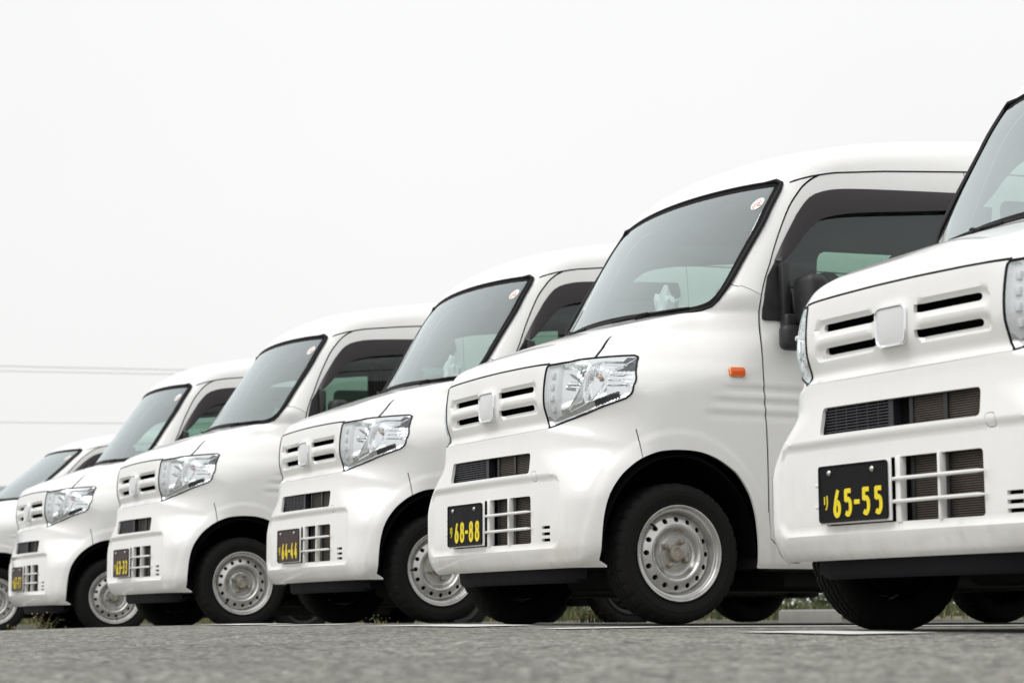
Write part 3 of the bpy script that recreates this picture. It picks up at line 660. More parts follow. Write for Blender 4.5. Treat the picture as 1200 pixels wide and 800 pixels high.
def make_lamp(side, parent):
    """headlamp: housing pressed in behind a clear lens, reflector bowl, indicator chamber, end fins"""
    key = 'lensL' if side > 0 else 'lensR'
    h = empty('headlamp', parent=parent)
    lens = build_panel('lens', P3[key], M['lens'], h, flange=0)
    # housing: the lens surface pushed inwards by a depth map in (x, z)
    V = np.vstack([c[0] for c in P3[key]]); F = P3[key][0][1]
    out = LAMP if side > 0 else mir(LAMP)
    A = np.array(dens(out, .003))
    used = np.unique(F); mp = -np.ones(len(V), int); mp[used] = np.arange(len(used)); Vh = V[used].copy(); Fh = mp[F]
    x = abs(Vh[:,0]); z = Vh[:,2]; y0 = Vh[:,1]
    d = np.sqrt(((np.stack([Vh[:,0], z],1)[:,None]-A[None])**2).sum(2).min(1))
    rim = sm(d, .0015, .011)
    lowz = np.interp(x, [.452,.470,.533,.618,.709,.72], [.757,.733,.753,.782,.836,.868])
    # reflector bowl centre and chambers (x runs outwards along the nose, then round the corner)
    bowl = sm(x, .505, .545)*(1-sm(x, .600, .608))*sm(z-lowz, .045, .085)*(1-sm(z, .952, .966))
    cham = sm(x, .614, .620)*(1-sm(x, .664, .672))*sm(z-lowz, .035, .05)*(1-sm(z, .968, .982))
    # the deep directions: straight back for the bowl
    dep = .012*rim+.050*bowl*rim*(.80-.07*np.sin((x*.8+z*.6)*230)*sm(z,.895,.915)+.2*(1-((z-.88)/.09)**2))+.030*cham*rim
    end = sm(x, .672, .680); dep = dep*(1-end)+.010*rim*end
    Vh[:,1] = y0+dep; Vh[:,0] -= side*(dep*.45*sm(x,.56,.66)+.006*end*rim)
    Vh[:,2] -= 0
    mats = []
    C = Vh[Fh].mean(1); cx = abs(V[used][Fh].mean(1)[:,0]); cz = V[used][Fh].mean(1)[:,2]
    lowc = np.interp(cx, [.452,.470,.533,.618,.709,.72], [.757,.733,.753,.782,.836,.868])
    grey = (cx < .520)&(cz-lowc > .03)
    dk = ((cx > np.interp(cz, [.937,1.0], [.672,.632]))&(cz > .937)&(cz < .996))|((cx > .640)&(cz-lowc > .006)&(cz-lowc < .030)&(cx < .70))|((cx > .548)&(cx < .600)&(np.sin((cx*.9-cz*.6)*460) > .35)&(cz > .900)&(cz < .958))  # dark bezel corners, plus stripes that paint dark reflections into the bowl
    me = bpy.data.meshes.new('reflector'); me.from_pydata(Vh.tolist(), [], Fh.tolist())
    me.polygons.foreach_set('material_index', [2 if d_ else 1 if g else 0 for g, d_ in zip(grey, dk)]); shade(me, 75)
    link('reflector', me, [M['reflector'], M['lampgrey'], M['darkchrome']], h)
    P = lambda x, z, o=.008: (side*x-side*.45*o*float(sm(np.array(x),.56,.66)), fpt(x, z)[1]+o, z)
    # black seal round the lens
    g = MB().tube([fpt(side*a, b, -.0005) for a, b in resample(LAMP+[LAMP[0]], 90)[:-1]], .0042, 6, closed=True)
    g.build('lamp_seal', M['gloss_black'], h)
    # bright blade from the lower tip up to the divider
    bl = MB()
    a = [P(x, z, .016) for x, z in ((.476,.757),(.515,.778),(.555,.812),(.585,.850),(.600,.89))]; b = [P(x, z, .030) for x, z in ((.482,.748),(.525,.762),(.57,.788),(.600,.822),(.610,.87))]
    strip3(a, b, (0,.003,0), 'light_blade', M['reflector'], h)
    dv = [P(x, z, .009) for x, z in ((.607,.972),(.608,.92),(.605,.87),(.588,.83),(.55,.80))]; dw = [P(x, z, .014) for x, z in ((.615,.976),(.617,.92),(.615,.865),(.600,.82),(.562,.788))]
    strip3(dv, dw, (0,.004,0), 'divider', M['lampgrey'], h)
    arc = [P(x, z, .007) for x, z in smooth([(.648,.994),(.664,.955),(.668,.92),(.664,.88),(.650,.845),(.62,.815),(.56,.787)], False, 4)]
    MB().tube(arc, .0032, 6).build('chrome_arc', M['chrome'], h)
    for i, (zz, x1) in enumerate(((.925,.695),(.905,.703),(.885,.709))):
        pts = [P(x, zz, .006) for x in np.linspace(.674, x1+.004, 6)]
        MB().tube(pts, .0028, 6).build('end_fin', M['chrome'], h)
    for i in range(4):
        zz = .93-i*.042
        MB().rbox((side*.489-.010, fpt(.489,zz)[1]+.004, zz-.012), (side*.489+.010, fpt(.489,zz)[1]+.020, zz+.012), .003).build('light_cell', M['lens'] if False else M['lampgrey'], h)
    # the two bulbs
    c = P(.570, .890, .040); MB().lathe([(-.045,.002),(-.044,.008),(-.03,.011),(.01,.012),(.012,.018),(.02,.018)], 14, 'y', c=c).build('bulb', M['chrome'], h)
    c = P(.648, .915, .022); bm = MB(); bm.lathe([(-.012*math.cos(t), .0001+.008*math.sin(t)) for t in np.linspace(0,math.pi,9)], 14, 'y', c=c); bm.build('indicator_bulb', M['ambulb'], h)
    c = P(.636, .940, .022); bm = MB(); bm.rbox((c[0]-.014,c[1]-.004,c[2]-.022),(c[0]+.014,c[1]+.006,c[2]+.02),.005); bm.build('indicator_shield', M['chrome'], h)
    return h
def make_van():
    van = empty('delivery_van')
    P = M['paint']
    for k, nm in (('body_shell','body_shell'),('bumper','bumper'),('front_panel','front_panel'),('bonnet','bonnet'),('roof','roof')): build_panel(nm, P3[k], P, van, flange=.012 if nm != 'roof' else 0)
    doors = {}
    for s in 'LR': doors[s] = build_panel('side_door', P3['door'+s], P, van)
    gl = []
    for V, F in P3['gap']:
        C = V[F].mean(1); d = np.zeros_like(V); fr_ = abs(V[:,0]) < .60; d[:,1] = np.where(V[:,1] < .30, .007, 0)*1.0; d[:,0] = -np.sign(V[:,0])*np.where(V[:,1] > .18, .008, .002); gl.append((V+d, F))
    build_panel('shut_line', gl, M['dark'], van, flange=0)
    ws = build_panel('windscreen', P3['windscreen'], M['wglass'], van, flange=0)
    build_panel('black_border', P3['border'], M['frit'], ws, flange=.006)
    wo = resample(smooth(WSO, True, 2)+[smooth(WSO, True, 2)[0]], 120)[:-1]; wy = front_y(wo[:,0], wo[:,1])
    e = 1e-4; bx = [(bfun(wo[:,0]+e*(k==0), wy+e*(k==1), wo[:,1]+e*(k==2))-bfun(wo[:,0]-e*(k==0), wy-e*(k==1), wo[:,1]-e*(k==2)))/(2*e) for k in range(3)]
    nn = np.stack(bx, 1); nn /= np.linalg.norm(nn, axis=1)[:,None]
    sd = sm(abs(wo[:,0]), .55, .66)*sm(wo[:,1], 1.22, 1.30); wp = np.stack([wo[:,0], wy, wo[:,1]], 1)+nn*(.001+.008*sd[:,None])
    MB().tube(wp.tolist(), [.0055+.0040*float(k) for k in sd], 8, closed=True).build('windscreen_seal', M['gloss_black'], ws)
    MB().tube([fpt(x, .9775+.0035*(1-(x/.462)**2), -.004) for x in np.linspace(-.468,.468,40)], .0052, 6).build('bonnet_seal', M['gloss_black'], van)
    # ---- inspection sticker, wipers, inner mirror ----
    yaw = math.atan2(.13,.3)
    sx, sz = .594, 1.640; cy = front_y(np.array([sx-.03,sx+.03,sx,sx]), np.array([sz,sz,sz-.03,sz+.03]))
    ux = Vector((.06, float(cy[1]-cy[0]), 0)).normalized(); uz = Vector((0, float(cy[3]-cy[2]), .06)).normalized(); c0 = Vector(fpt(sx, sz, .002))
    nrm = ux.cross(uz).normalized(); nrm = nrm if nrm.y < 0 else -nrm
    st = MB(); k = 20; st.add([c0+ux*.031*math.cos(2*math.pi*i/k)+uz*.031*math.sin(2*math.pi*i/k) for i in range(k)]+[c0-nrm*.001+ux*.031*math.cos(2*math.pi*i/k)+uz*.031*math.sin(2*math.pi*i/k) for i in range(k)], [tuple(range(k))]+[(i,(i+1)%k,k+(i+1)%k,k+i) for i in range(k)])
    so = st.build('inspection_sticker', M['cloth'], ws)
    rn = random.Random(4); sp = MB()
    for i in range(26):
        a = rn.uniform(0,6.28); r = rn.uniform(.004,.027); q = c0+nrm*.0006+ux*r*math.cos(a)+uz*r*math.sin(a); t = rn.uniform(.002,.0045)
        sp.add([q+ux*t, q+uz*t*.8, q-ux*t, q-uz*t], [(0,1,2,3)])
    sp.build('sticker_print', M['cardred'], so, fix=False)
    for (x0,z0,x1,z1,ax,az) in ((.13,1.206,.555,1.214,.30,1.198),(-.46,1.207,-.10,1.206,-.20,1.198)):
        w = MB(); pts = [fpt(x, z, .010) for x, z in zip(np.linspace(x0,x1,9), np.linspace(z0,z1,9))]; w.tube(pts, [.004]+[.006]*7+[.004], 6)
        a = [fpt(ax, az, .012), fpt((ax+(x0+x1)/2)/2, az+.010, .028), fpt((x0+x1)/2+.02, (z0+z1)/2+.002, .020)]; w.tube(smooth(a, False, 4), .0065, 6)
        w.build('wiper', M['gloss_black'], van)
    im = MB(); im.tube([(0,.98,1.76),(0,1.0,1.70)], .006, 6); im.rbox((-.11,.985,1.64),(.11,1.01,1.70), .012); im.build('inner_mirror', M['black'], van)
    # ---- badge ----
    ob = [(-.074,.056),(.066,.056),(.060,-.056),(-.068,-.056)]; ob = quadr([(x, .853+z) for x, z in ob], .028, 6); n = len(ob); yb = -.0145
    V = []; F = []
    for ins, yy in ((0,yb+.010),(0,yb-.003),(.0035,yb-.004)): V += [(x, yy, z) for x, z in offset(ob, ins)]
    for r in range(2):
        for i in range(n): F.append((r*n+i, r*n+(i+1)%n, (r+1)*n+(i+1)%n, (r+1)*n+i))
    F.append(tuple(2*n+i for i in range(n)))
    bd = MB().add(V, F).build('badge', M['badge'], van)
    MB().tube([(x, yb-.003, z) for x, z in offset(ob, .0005)], .0046, 8, closed=True).build('badge_frame', M['chrome'], bd)
    # ---- behind the openings ----
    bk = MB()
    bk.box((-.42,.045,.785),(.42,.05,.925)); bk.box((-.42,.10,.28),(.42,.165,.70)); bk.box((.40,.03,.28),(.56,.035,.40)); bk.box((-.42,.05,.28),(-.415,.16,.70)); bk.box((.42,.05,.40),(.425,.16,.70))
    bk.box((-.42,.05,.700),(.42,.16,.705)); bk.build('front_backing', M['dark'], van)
    rd = MB()
    for x0, x1 in ((.045,.185),(.200,.43)):
        for i in range(58): z = .292+i*.0066; rd.box((x0,.018,z),(x1,.035,z+.0030))
    rd.build('radiator_fins', M['fins'], van)
    rs = MB(); rs.box((.184,.012,.29),(.201,.04,.68)); rs.box((.03,.014,.29),(.046,.04,.68)); rs.box((.02,.012,.285),(.43,.04,.293)); rs.build('radiator_frame', M['black'], van)
    im = MB()
    for i in range(9): z = .580+i*.0088; im.box((-.372,.006,z),(-.05,.022,z+.0040))
    for i in range(7): x = -.365+i*.051; im.box((x,.009,.57),(x+.004,.026,.66))
    im.box((-.052,.004,.565),(-.03,.03,.66)); im.build('intake_mesh', M['meshblue'], van)
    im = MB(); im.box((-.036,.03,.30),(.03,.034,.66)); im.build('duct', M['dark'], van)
    # ---- white bars of the lower grille ----
    for z in (.424,.361):
        pts = [(-.004,-.022,z),(.02,-.026,z),(.2,-.026,z),(.362,-.023,z),(.385,-.017,z)]
        b = MB(); b.tube(pts, [.0058,.0058,.0058,.0058,.003], 8); b.build('grille_bar', P, van)
        MB().tube([(-.378,-.012,z),(-.366,-.026,z),(-.347,-.029,z)], [.003,.0065,.0065], 8).build('grille_bar_end', P, van)
    for x, w in ((.193,.0060),(.012,.0115)):
        b = MB(); b.rbox((x-w,-.0195,.303),(x+w,.004,.488), .003); b.build('grille_upright', P, van)
    b = MB(); b.rbox((PX0-.002,-.030,.309),(PX1+.008,-.024,.484), .002); b.build('plate_bracket', P, van)
    # ---- air dam under the bumper ----
    b = MB(); V = []
    xs = np.linspace(-.575,.575,25)
    for x in xs:
        yf = .045+.09*abs(x/.6)**4; zb = .155+.035*max(0,(abs(x)-.52)/.055)
        V += [(x,yf,.222),(x,yf+.004,.170),(x,yf+.016,zb),(x,yf+.05,zb)]
    F = [(4*i+j,4*i+j+1,4*i+j+5,4*i+j+4) for i in range(24) for j in range(3)]
    b.add(V, F).build('air_dam', M['skirt'], van)
    # ---- gutters ----
    for s in (-1, 1):
        gp = resample(GUT, 60); gx = side_x(gp[:,0], gp[:,1])
        MB().tube([(s*(x-.003), y, z) for x, (y, z) in zip(gx, gp)], [.002]+[.0052]*59, 6).build('gutter', M['gloss_black'], van)
    # ---- side windows, frames, visors, mirrors ----
    for s, k in ((1,'L'),(-1,'R')):
        for key, nm in (('glassdoor','door_window'),('glassrear0','side_window'),('glassrear1','side_window')):
            par = doors[k] if key == 'glassdoor' else van
            ch = [(v-np.array([s*.012,0,0]), f) for v, f in P3[key+k]]
            build_panel(nm, ch, M['sglass'], par, flange=0)
        w = resample(quadr(WIN, .02, 3)+[quadr(WIN, .02, 3)[0]], 70)[:-1]; X = side_x(w[:,0], w[:,1])
        MB().tube([(s*(x-.006), y, z) for x, (y, z) in zip(X, w)], .0085, 6, closed=True).build('window_seal', M['gloss_black'], doors[k])
        # pillar inside the glass, at the rear of the door window
        MB().box(*([(.63,1.735,1.16),(.645,1.77,1.70)] if s > 0 else [(-.645,1.735,1.16),(-.63,1.77,1.70)])).build('window_pillar', M['gloss_black'], doors[k])
        vo = smooth([(.882,1.395),(.934,1.486),(1.007,1.598),(1.056,1.656),(1.10,1.684),(1.18,1.706),(1.30,1.718),(1.50,1.729),(1.778,1.742)], False, 4)
        vi = smooth([(.915,1.395),(.958,1.436),(1.018,1.507),(1.072,1.556),(1.122,1.583),(1.22,1.606),(1.32,1.619),(1.50,1.637),(1.778,1.665)], False, 4)
        vo = resample(vo, 30); vi = resample(vi, 30); xo = side_x(vo[:,0], vo[:,1]); xi = side_x(vi[:,0], vi[:,1])
        A = [(s*(x+.004), y, z) for x, (y, z) in zip(xo, vo)]; Mi = [(s*((x1+x2)/2+.022), (a[0]+b[0])/2, (a[1]+b[1])/2) for x1, x2, a, b in zip(xo, xi, vo, vi)]
        Bq = [(s*(x+.024), y, z) for x, (y, z) in zip(xi, vi)]
        mb = MB(); n = 30; V = A+Mi+Bq; F = [(r*n+i, r*n+i+1, (r+1)*n+i+1, (r+1)*n+i) for r in range(2) for i in range(n-1)]
        mb.add(V, F); mb.add([(p[0]-s*.003, p[1], p[2]) for p in V], F); mb.add(A[-1:]+Mi[-1:]+Bq[-1:]+[(s*xi[-1],1.778,1.665)], [(0,1,2,3)]); mb.build('rain_visor', M['visor'], doors[k], fix=False)
        sail = [(.845,1.330),(.826,1.255),(.818,1.203),(.816,1.162),(.826,1.157),(.902,1.157),(.915,1.17),(.930,1.392),(.884,1.392)]
        n = len(sail); xs_ = side_x(np.array([p[0] for p in sail]), np.array([p[1] for p in sail]))
        mb = MB(); V = [(s*(x+.008), y, z) for x, (y, z) in zip(xs_, sail)]+[(s*(x-.02), y, z) for x, (y, z) in zip(xs_, sail)]
        mb.add(V, [tuple(range(n))]+[(i,(i+1)%n,n+(i+1)%n,n+i) for i in range(n)])
        mb.rbox((s*.745-.02,.885,1.150),(s*.745+.02,.922,1.385), .010)
        mb.build('mirror_base', M['black'], doors[k])
        mr = empty('door_mirror', parent=van)
        rb = lambda a, b, r, sg=3: ((min(s*a[0],s*b[0]),a[1],a[2]),(max(s*a[0],s*b[0]),b[1],b[2]),r)
        q = rb((.765,.92,1.13),(.895,1.015,1.325),.03); MB().rbox(q[0],q[1],q[2],seg=4).build('housing', M['black'], mr, 60)
        q = rb((.795,1.008,1.16),(.87,1.017,1.295),.001); MB().rbox(q[0],q[1],q[2],seg=1).build('mirror_glass', M['chrome'], mr)
        q = rb((.765,.85,1.035),(.825,.95,1.135),.026); MB().rbox(q[0],q[1],q[2],seg=4).build('kerb_mirror', M['black'], mr, 60)
        q = rb((.74,.88,1.10),(.79,.94,1.18),.012); MB().rbox(q[0],q[1],q[2],seg=3).build('arm', M['black'], mr, 60)
        # indicator on the wing
        lo = rrect(.655,.723,.931,.969,.011,4); n = len(lo); V = []; F = []
        for ins, up in ((0,-.002),(0,.006),(.004,.009),(.008,.0095)):
            for y, z in offset(lo, ins): V.append((s*(float(side_x(np.array([y]),np.array([z]))[0])+up), y, z))
        for r in range(3):
            for i in range(n): F.append((r*n+i, r*n+(i+1)%n, (r+1)*n+(i+1)%n, (r+1)*n+i))
        F.append(tuple(3*n+i for i in range(n)))
        lm = MB().add(V, F).build('wing_indicator', M['amber'], van, 60)
        V2 = [v for v in V[:3*n]]; MB().add([(v[0]+s*.0008, v[1], v[2]) for v in V[n:3*n]], [(i,(i+1)%n,n+(i+1)%n,n+i) for i in range(n)]).build('lens_rim', M['ambring'], lm)
        # door handle
        h = [spt(1.64+.0*i, .99, .03) for i in range(1)]
        MB().tube(smooth([(s*spt(1.58,.985,.0)[0],1.58,.985),(s*spt(1.60,.985,.03)[0],1.60,.985),(s*spt(1.72,.985,.03)[0],1.72,.985),(s*spt(1.745,.985,.0)[0],1.745,.985)], False, 4), .010, 8).build('door_handle', P, doors[k])
        # wheel wells
        for yc in (.438, 2.958):
            mb = MB(); prof = [(.729,.326),(.70,.345),(.46,.345),(.46,.05)]; n = 40; V = []; F = []
            for x, r in prof:
                for i in range(n+1):
                    a = math.pi*(-.0+1.0*i/n); V.append((s*x, yc+r*math.cos(a), .262+r*math.sin(a)*1.10))
            for i in range(len(prof)-1):
                for j in range(n): F.append((i*(n+1)+j, i*(n+1)+j+1, (i+1)*(n+1)+j+1, (i+1)*(n+1)+j))
            mb.add(V, F).build('wheel_well', M['dark'], van)
    make_lamp(1, van); make_lamp(-1, van)
    # ---- underside ----
    ub = MB(); ub.rbox((-.46,.18,.215),(.46,3.24,.30), .01); ub.box((-.68,.80,.212),(.68,2.55,.27)); ub.box((-.44,.17,.30),(.44,.80,.72)); ub.box((-.66,.83,.27),(.66,3.25,.60))
    ub.rbox((-.55,1.0,.138),(.55,2.5,.216), .02); ub.rbox((-.35,.5,.135),(.30,.85,.22), .03); ub.rbox((.05,1.4,.15),(.42,2.1,.22), .03); ub.box((-.70,.84,.20),(-.62,2.56,.23)); ub.box((.62,.84,.20),(.70,2.56,.23))
    ub.tube([(-.62,.438,.25),(.62,.438,.25)], .03, 8); ub.tube([(-.62,2.958,.24),(.62,2.958,.24)], .045, 10)
    for x in (-.45,.45): ub.tube([(x,.45,.20),(x*.6,.9,.22)], .022, 8); ub.tube([(x,2.958,.22),(x,2.3,.24)], .03, 8); ub.tube([(x,2.9,.3),(x,3.0,.62)], .035, 8)
    ub.tube(smooth([(-.2,.9,.19),(-.15,1.6,.18),(-.38,2.2,.19),(-.42,2.6,.2),(-.42,3.3,.19)], False, 5), .022, 8)
    ub.rbox((-.5,3.02,.14),(-.25,3.22,.24), .03)
    ub.build('underbody', M['under'], van)
    MB().rbox((.52,3.24,.13),(.66,3.26,.26), .003).build('mud_flap', M['gloss_black'], van)
    # ---- cabin ----
    MB().box((-.58,.70,1.02),(.58,.80,1.12)).box((-.62,.72,.62),(.62,.84,1.05)).rbox((-.58,.66,1.09),(.58,.95,1.165), .03).rbox((-.52,.66,1.15),(-.2,.86,1.21), .03).build('dashboard', M['dash'], van)
    MB().tube([(-.35+.175*math.cos(t), 1.0+.08*math.sin(t), 1.16+.155*math.sin(t)) for t in np.linspace(0,2*math.pi,25)[:-1]], .013, 8, closed=True).tube([(-.35,.82,1.08),(-.35,1.0,1.16)], .03, 8).tube([(-.52,1.0,1.16),(-.18,1.0,1.16)], .014, 6).build('steering_wheel', M['black'], van)
    for x in (-.34, .34):
        sb = empty('seat', parent=van)
        MB().rbox((x-.24,1.15,.62),(x+.24,1.62,.78), .04).build('seat_cushion', M['seat'], sb)
        T = Matrix.Translation((x,1.60,.76)) @ Matrix.Rotation(math.radians(-14),4,'X')
        MB().rbox((-.23,-.05,0),(.23,.06,.60), .05, M4=T, seg=3).build('seat_back', M['cloth'] if x > 0 and False else M['seat'], sb)
        MB().rbox((-.12,-.045,.63),(.12,.045,.82), .04, M4=T, seg=3).build('headrest', M['seat'], sb)
    MB().box((-.60,1.05,1.735),(.60,3.2,1.745)).build('headliner', M['liner'], van)
    MB().box((-.70,3.285,.22),(.70,3.292,1.12)).build('rear_inner_panel', M['dash'], van)
    # ---- tail ----
    tail = MB(); V = []; zz = [(.24,.70),(.5,.72),(1.05,.725),(1.25,.71),(1.55,.685),(1.78,.655),(1.87,.60)]; 
    V = [(x*s_, 3.300, z) for s_ in (1,) for z, x in zz]+[(-x, 3.300, z) for z, x in zz[::-1]]; n = len(V)
    cx0 = [(v[0]*.96, 3.335, (v[2]-1.05)*.97+1.05) for v in V]
    tail.add(V+cx0, [(i,(i+1)%n,n+(i+1)%n,n+i) for i in range(n)])
    # the tailgate with an opening for its window
    gate = [(-.56,1.22),(.56,1.22),(.54,1.68),(-.54,1.68)]
    o = [(v[0], v[2]) for v in cx0]; vs, fs = cdt([dens(o, .1), dens(quadr(gate,.05,4), .06)], [(x, z) for x in np.arange(-.6,.61,.1) for z in np.arange(.3,1.8,.1)], .03)
    C = vs[fs].mean(1); kk = pip(C, o) & ~pip(C, quadr(gate,.05,4)); tail.add([(a, 3.335, b) for a, b in vs], fs[kk].tolist())
    tg = tail.build('tailgate', P, van)
    MB().box((-.57,3.326,1.21),(.57,3.330,1.69)).build('rear_window', M['sglass'], tg)
    MB().rbox((-.70,3.29,.24),(.70,3.39,.50), .03).build('rear_bumper', P, van)
    for s in (-1, 1): MB().rbox((s*.66-.035,3.32,.80),(s*.66+.035,3.345,1.10), .01).build('tail_lamp', M['amber'] if False else M['cardred'], van)
    # ---- wheels ----
    for y, proto in ((.438, make_wheel()), (2.958, make_wheel('rimdark', 'under'))):  # rear rims and hubs carry the painted-in shade
        for s in (1, -1):
            c = proto if s > 0 else copy_tree(proto)
            c.parent = van; c.location = (s*.650, y, .262); c.rotation_euler = (1.3*y+s, 0, 0 if s > 0 else math.pi)
    return van
VAN = make_van()
SPOTS = [(0,0,0,0,'65-55'),(-2.7551,.0948,-.0256,.0239,'68-88'),(-5.3235,.3319,-.0367,.0324,'64-44'),(-7.6482,.1602,-.0287,.005,'63-33'),(-10.1296,.1598,-.0398,-.0409,'67-77')]
LAB = ['white delivery van cut off by the right edge, black plate reading 65-55',
 'white delivery van with black plate 68-88, its front wheel fully in view',
 'white delivery van with black plate 64-44, parked between plates 63-33 and 68-88',
 'white delivery van with black plate 63-33, second delivery van from the left',
 'white delivery van with black plate 67-77, leftmost of the delivery vans']
vans = []
for i, (dx, dy, ya, dz, tx) in enumerate(SPOTS):
    v = VAN if i == 0 else copy_tree(VAN)
    vans.append(v)
for i, (dx, dy, ya, dz, tx) in enumerate(SPOTS):
    v = vans[i]
    for k, ch in enumerate(v.children):
        if ch.type == 'EMPTY' and ch.name.startswith('wheel'): ch.rotation_euler.x += i*.83+k*.4
    v.location = (dx, dy, dz); v.rotation_euler = (0, 0, ya)
    make_plate(tx, v, M['plate'] if i < 2 else M['platebrown']); tag(v, LAB[i], 'van', 'delivery vans parked side by side')
# crumpled white paper left on two of the dashboards
def make_paper(i, label):
    rn = random.Random(i); bm = bmesh.new(); bmesh.ops.create_icosphere(bm, subdivisions=3, radius=1)
    for v in bm.verts:
        k = 1+.35*math.sin(v.co.x*5+i)*math.cos(v.co.z*6)+rn.uniform(-.10,.10); v.co = Vector((v.co.x*.065*k, v.co.y*.035*k, v.co.z*.105*k*(1-.25*v.co.x)))
    me = bpy.data.meshes.new('crumpled_paper'); bm.to_mesh(me); bm.free(); shade(me, 25); o = link('crumpled_paper', me, M['cloth'])
    dx, dy, ya, dz, _ = SPOTS[i]; c, s = math.cos(ya), math.sin(ya); x, y = .0, .80; o.location = (dx+c*x-s*y, dy+s*x+c*y, dz+1.265); tag(o, label, 'paper', 'crumpled paper on dashboards')
make_paper(1, 'crumpled white paper behind the windscreen of the van with plate 68-88')
make_paper(2, 'crumpled white paper behind the windscreen of the van with plate 64-44')
# the lower white car at the end of the row
def make_car():
    car = empty('small_car')
    def warp(me, MW, MWi):
        n = len(me.vertices); co = np.empty(n*3); me.vertices.foreach_get('co', co); co = co.reshape(-1,3)
        co[:,1] += np.maximum(co[:,2]-1.0, 0)*.2; z = co[:,2]; co[:,2] = np.where(z > .62, .62+(z-.62)*.76, z)
        me.vertices.foreach_set('co', co.ravel()); me.update()
    cache = {}
    def cp(o, par):
        if o.name.startswith('number_plate'): return
        c = o.copy(); COL.objects.link(c); c.parent = par
        if o.type == 'MESH':
            if o.data.name not in cache: cache[o.data.name] = o.data.copy(); warp(cache[o.data.name], None, None)
            c.data = cache[o.data.name]
        for ch in o.children: cp(ch, c)
    for ch in VAN.children:
        if ch.name.startswith('wheel') and not ch.name.startswith('wheel_well'): copy_tree(ch, car)
        else: cp(ch, car)
    return car
CAR = make_car(); CAR.location = (-12.6, -.06, -.045); CAR.rotation_euler = (0, 0, -.03)
tag(CAR, 'low white car at the far left end of the row, its nose cut off', 'car')
# =====================================================================================
# the car park: one sheet of uneven asphalt that carries on to the horizon
# =====================================================================================
GX = [-400,-30,-14,-12.6,-10.13,-7.65,-5.32,-2.755,0,4,12,400]; GZV = [-.05,-.05,-.046,-.045,-.041,.005,.0324,.0239,0,-.03,-.05,-.05]
def gz(x, y):
    x = np.asarray(x, float); y = np.asarray(y, float); h = herm(x, GX, GZV)
    t = 1-(1-np.clip((y+3.4)/3.5, 0, 1))**1.3; r = sm(y, 4.2, 7.5)
    return (-.062+(h+.062)*t)*(1-r)+(-.03)*r+.0025*np.sin(x*2.1+y)*np.sin(y*1.7-x*.6)*sm(y,-3.3,-2.2)*(1-sm(abs(y-.6),.3,1.0)*0)*(y < 0)
def asphalt_mat():
    m, nt, b = new_mat('worn_asphalt'); N = nt.nodes; L = nt.links; tc = N.new('ShaderNodeTexCoord')
    n1 = N.new('ShaderNodeTexNoise'); n1.inputs['Scale'].default_value = .7; n1.inputs['Detail'].default_value = 6; L.new(tc.outputs['Object'], n1.inputs['Vector'])
    v = N.new('ShaderNodeTexVoronoi'); v.inputs['Scale'].default_value = 72; L.new(tc.outputs['Object'], v.inputs['Vector'])
    v2 = N.new('ShaderNodeTexVoronoi'); v2.inputs['Scale'].default_value = 26; L.new(tc.outputs['Object'], v2.inputs['Vector'])
    cr = N.new('ShaderNodeValToRGB'); e = cr.color_ramp; e.elements[0].position = 0; e.elements[0].color = (.06,.058,.05,1); e.elements[1].position = 1; e.elements[1].color = (.55,.54,.49,1)
    for p, c in ((.35,(.195,.196,.170,1)),(.7,(.25,.252,.222,1))): q = e.elements.new(p); q.color = c
    sc = N.new('ShaderNodeSeparateColor'); L.new(v.outputs['Color'], sc.inputs[0]); L.new(sc.outputs[0], cr.inputs[0])
    r = N.new('ShaderNodeMapRange'); r.inputs[1].default_value = .3; r.inputs[2].default_value = .7; r.inputs[3].default_value = .68; r.inputs[4].default_value = 1.05; L.new(n1.outputs['Fac'], r.inputs[0])
    r2 = N.new('ShaderNodeMapRange'); r2.inputs[1].default_value = .0; r2.inputs[2].default_value = .22; r2.inputs[3].default_value = .38; r2.inputs[4].default_value = 1; 
    sc2 = N.new('ShaderNodeSeparateColor'); L.new(v2.outputs['Color'], sc2.inputs[0]); L.new(sc2.outputs[0], r2.inputs[0])
    mu = N.new('ShaderNodeMath'); mu.operation = 'MULTIPLY'; L.new(r.outputs[0], mu.inputs[0]); L.new(r2.outputs[0], mu.inputs[1])
    s = N.new('ShaderNodeVectorMath'); s.operation = 'SCALE'; L.new(cr.outputs[0], s.inputs[0]); L.new(mu.outputs[0], s.inputs['Scale']); L.new(s.outputs[0], b.inputs['Base Color'])
    b.inputs['Roughness'].default_value = .92; b.inputs['Specular IOR Level'].default_value = .2
    bp = N.new('ShaderNodeBump'); bp.inputs['Strength'].default_value = 1.0; bp.inputs['Distance'].default_value = .004; L.new(v.outputs['Distance'], bp.inputs['Height']); L.new(bp.outputs[0], b.inputs['Normal'])
    return m
M['asphalt'] = asphalt_mat()
def grid_axis(a, b, fine0, fine1, h):
    lo = [fine0-(1.35**k-1)*h*3 for k in range(1, 60) if fine0-(1.35**k-1)*h*3 > a]; hi = [fine1+(1.35**k-1)*h*3 for k in range(1, 60) if fine1+(1.35**k-1)*h*3 < b]
    return np.array([a]+lo[::-1]+list(np.arange(fine0, fine1+h/2, h))+hi+[b])
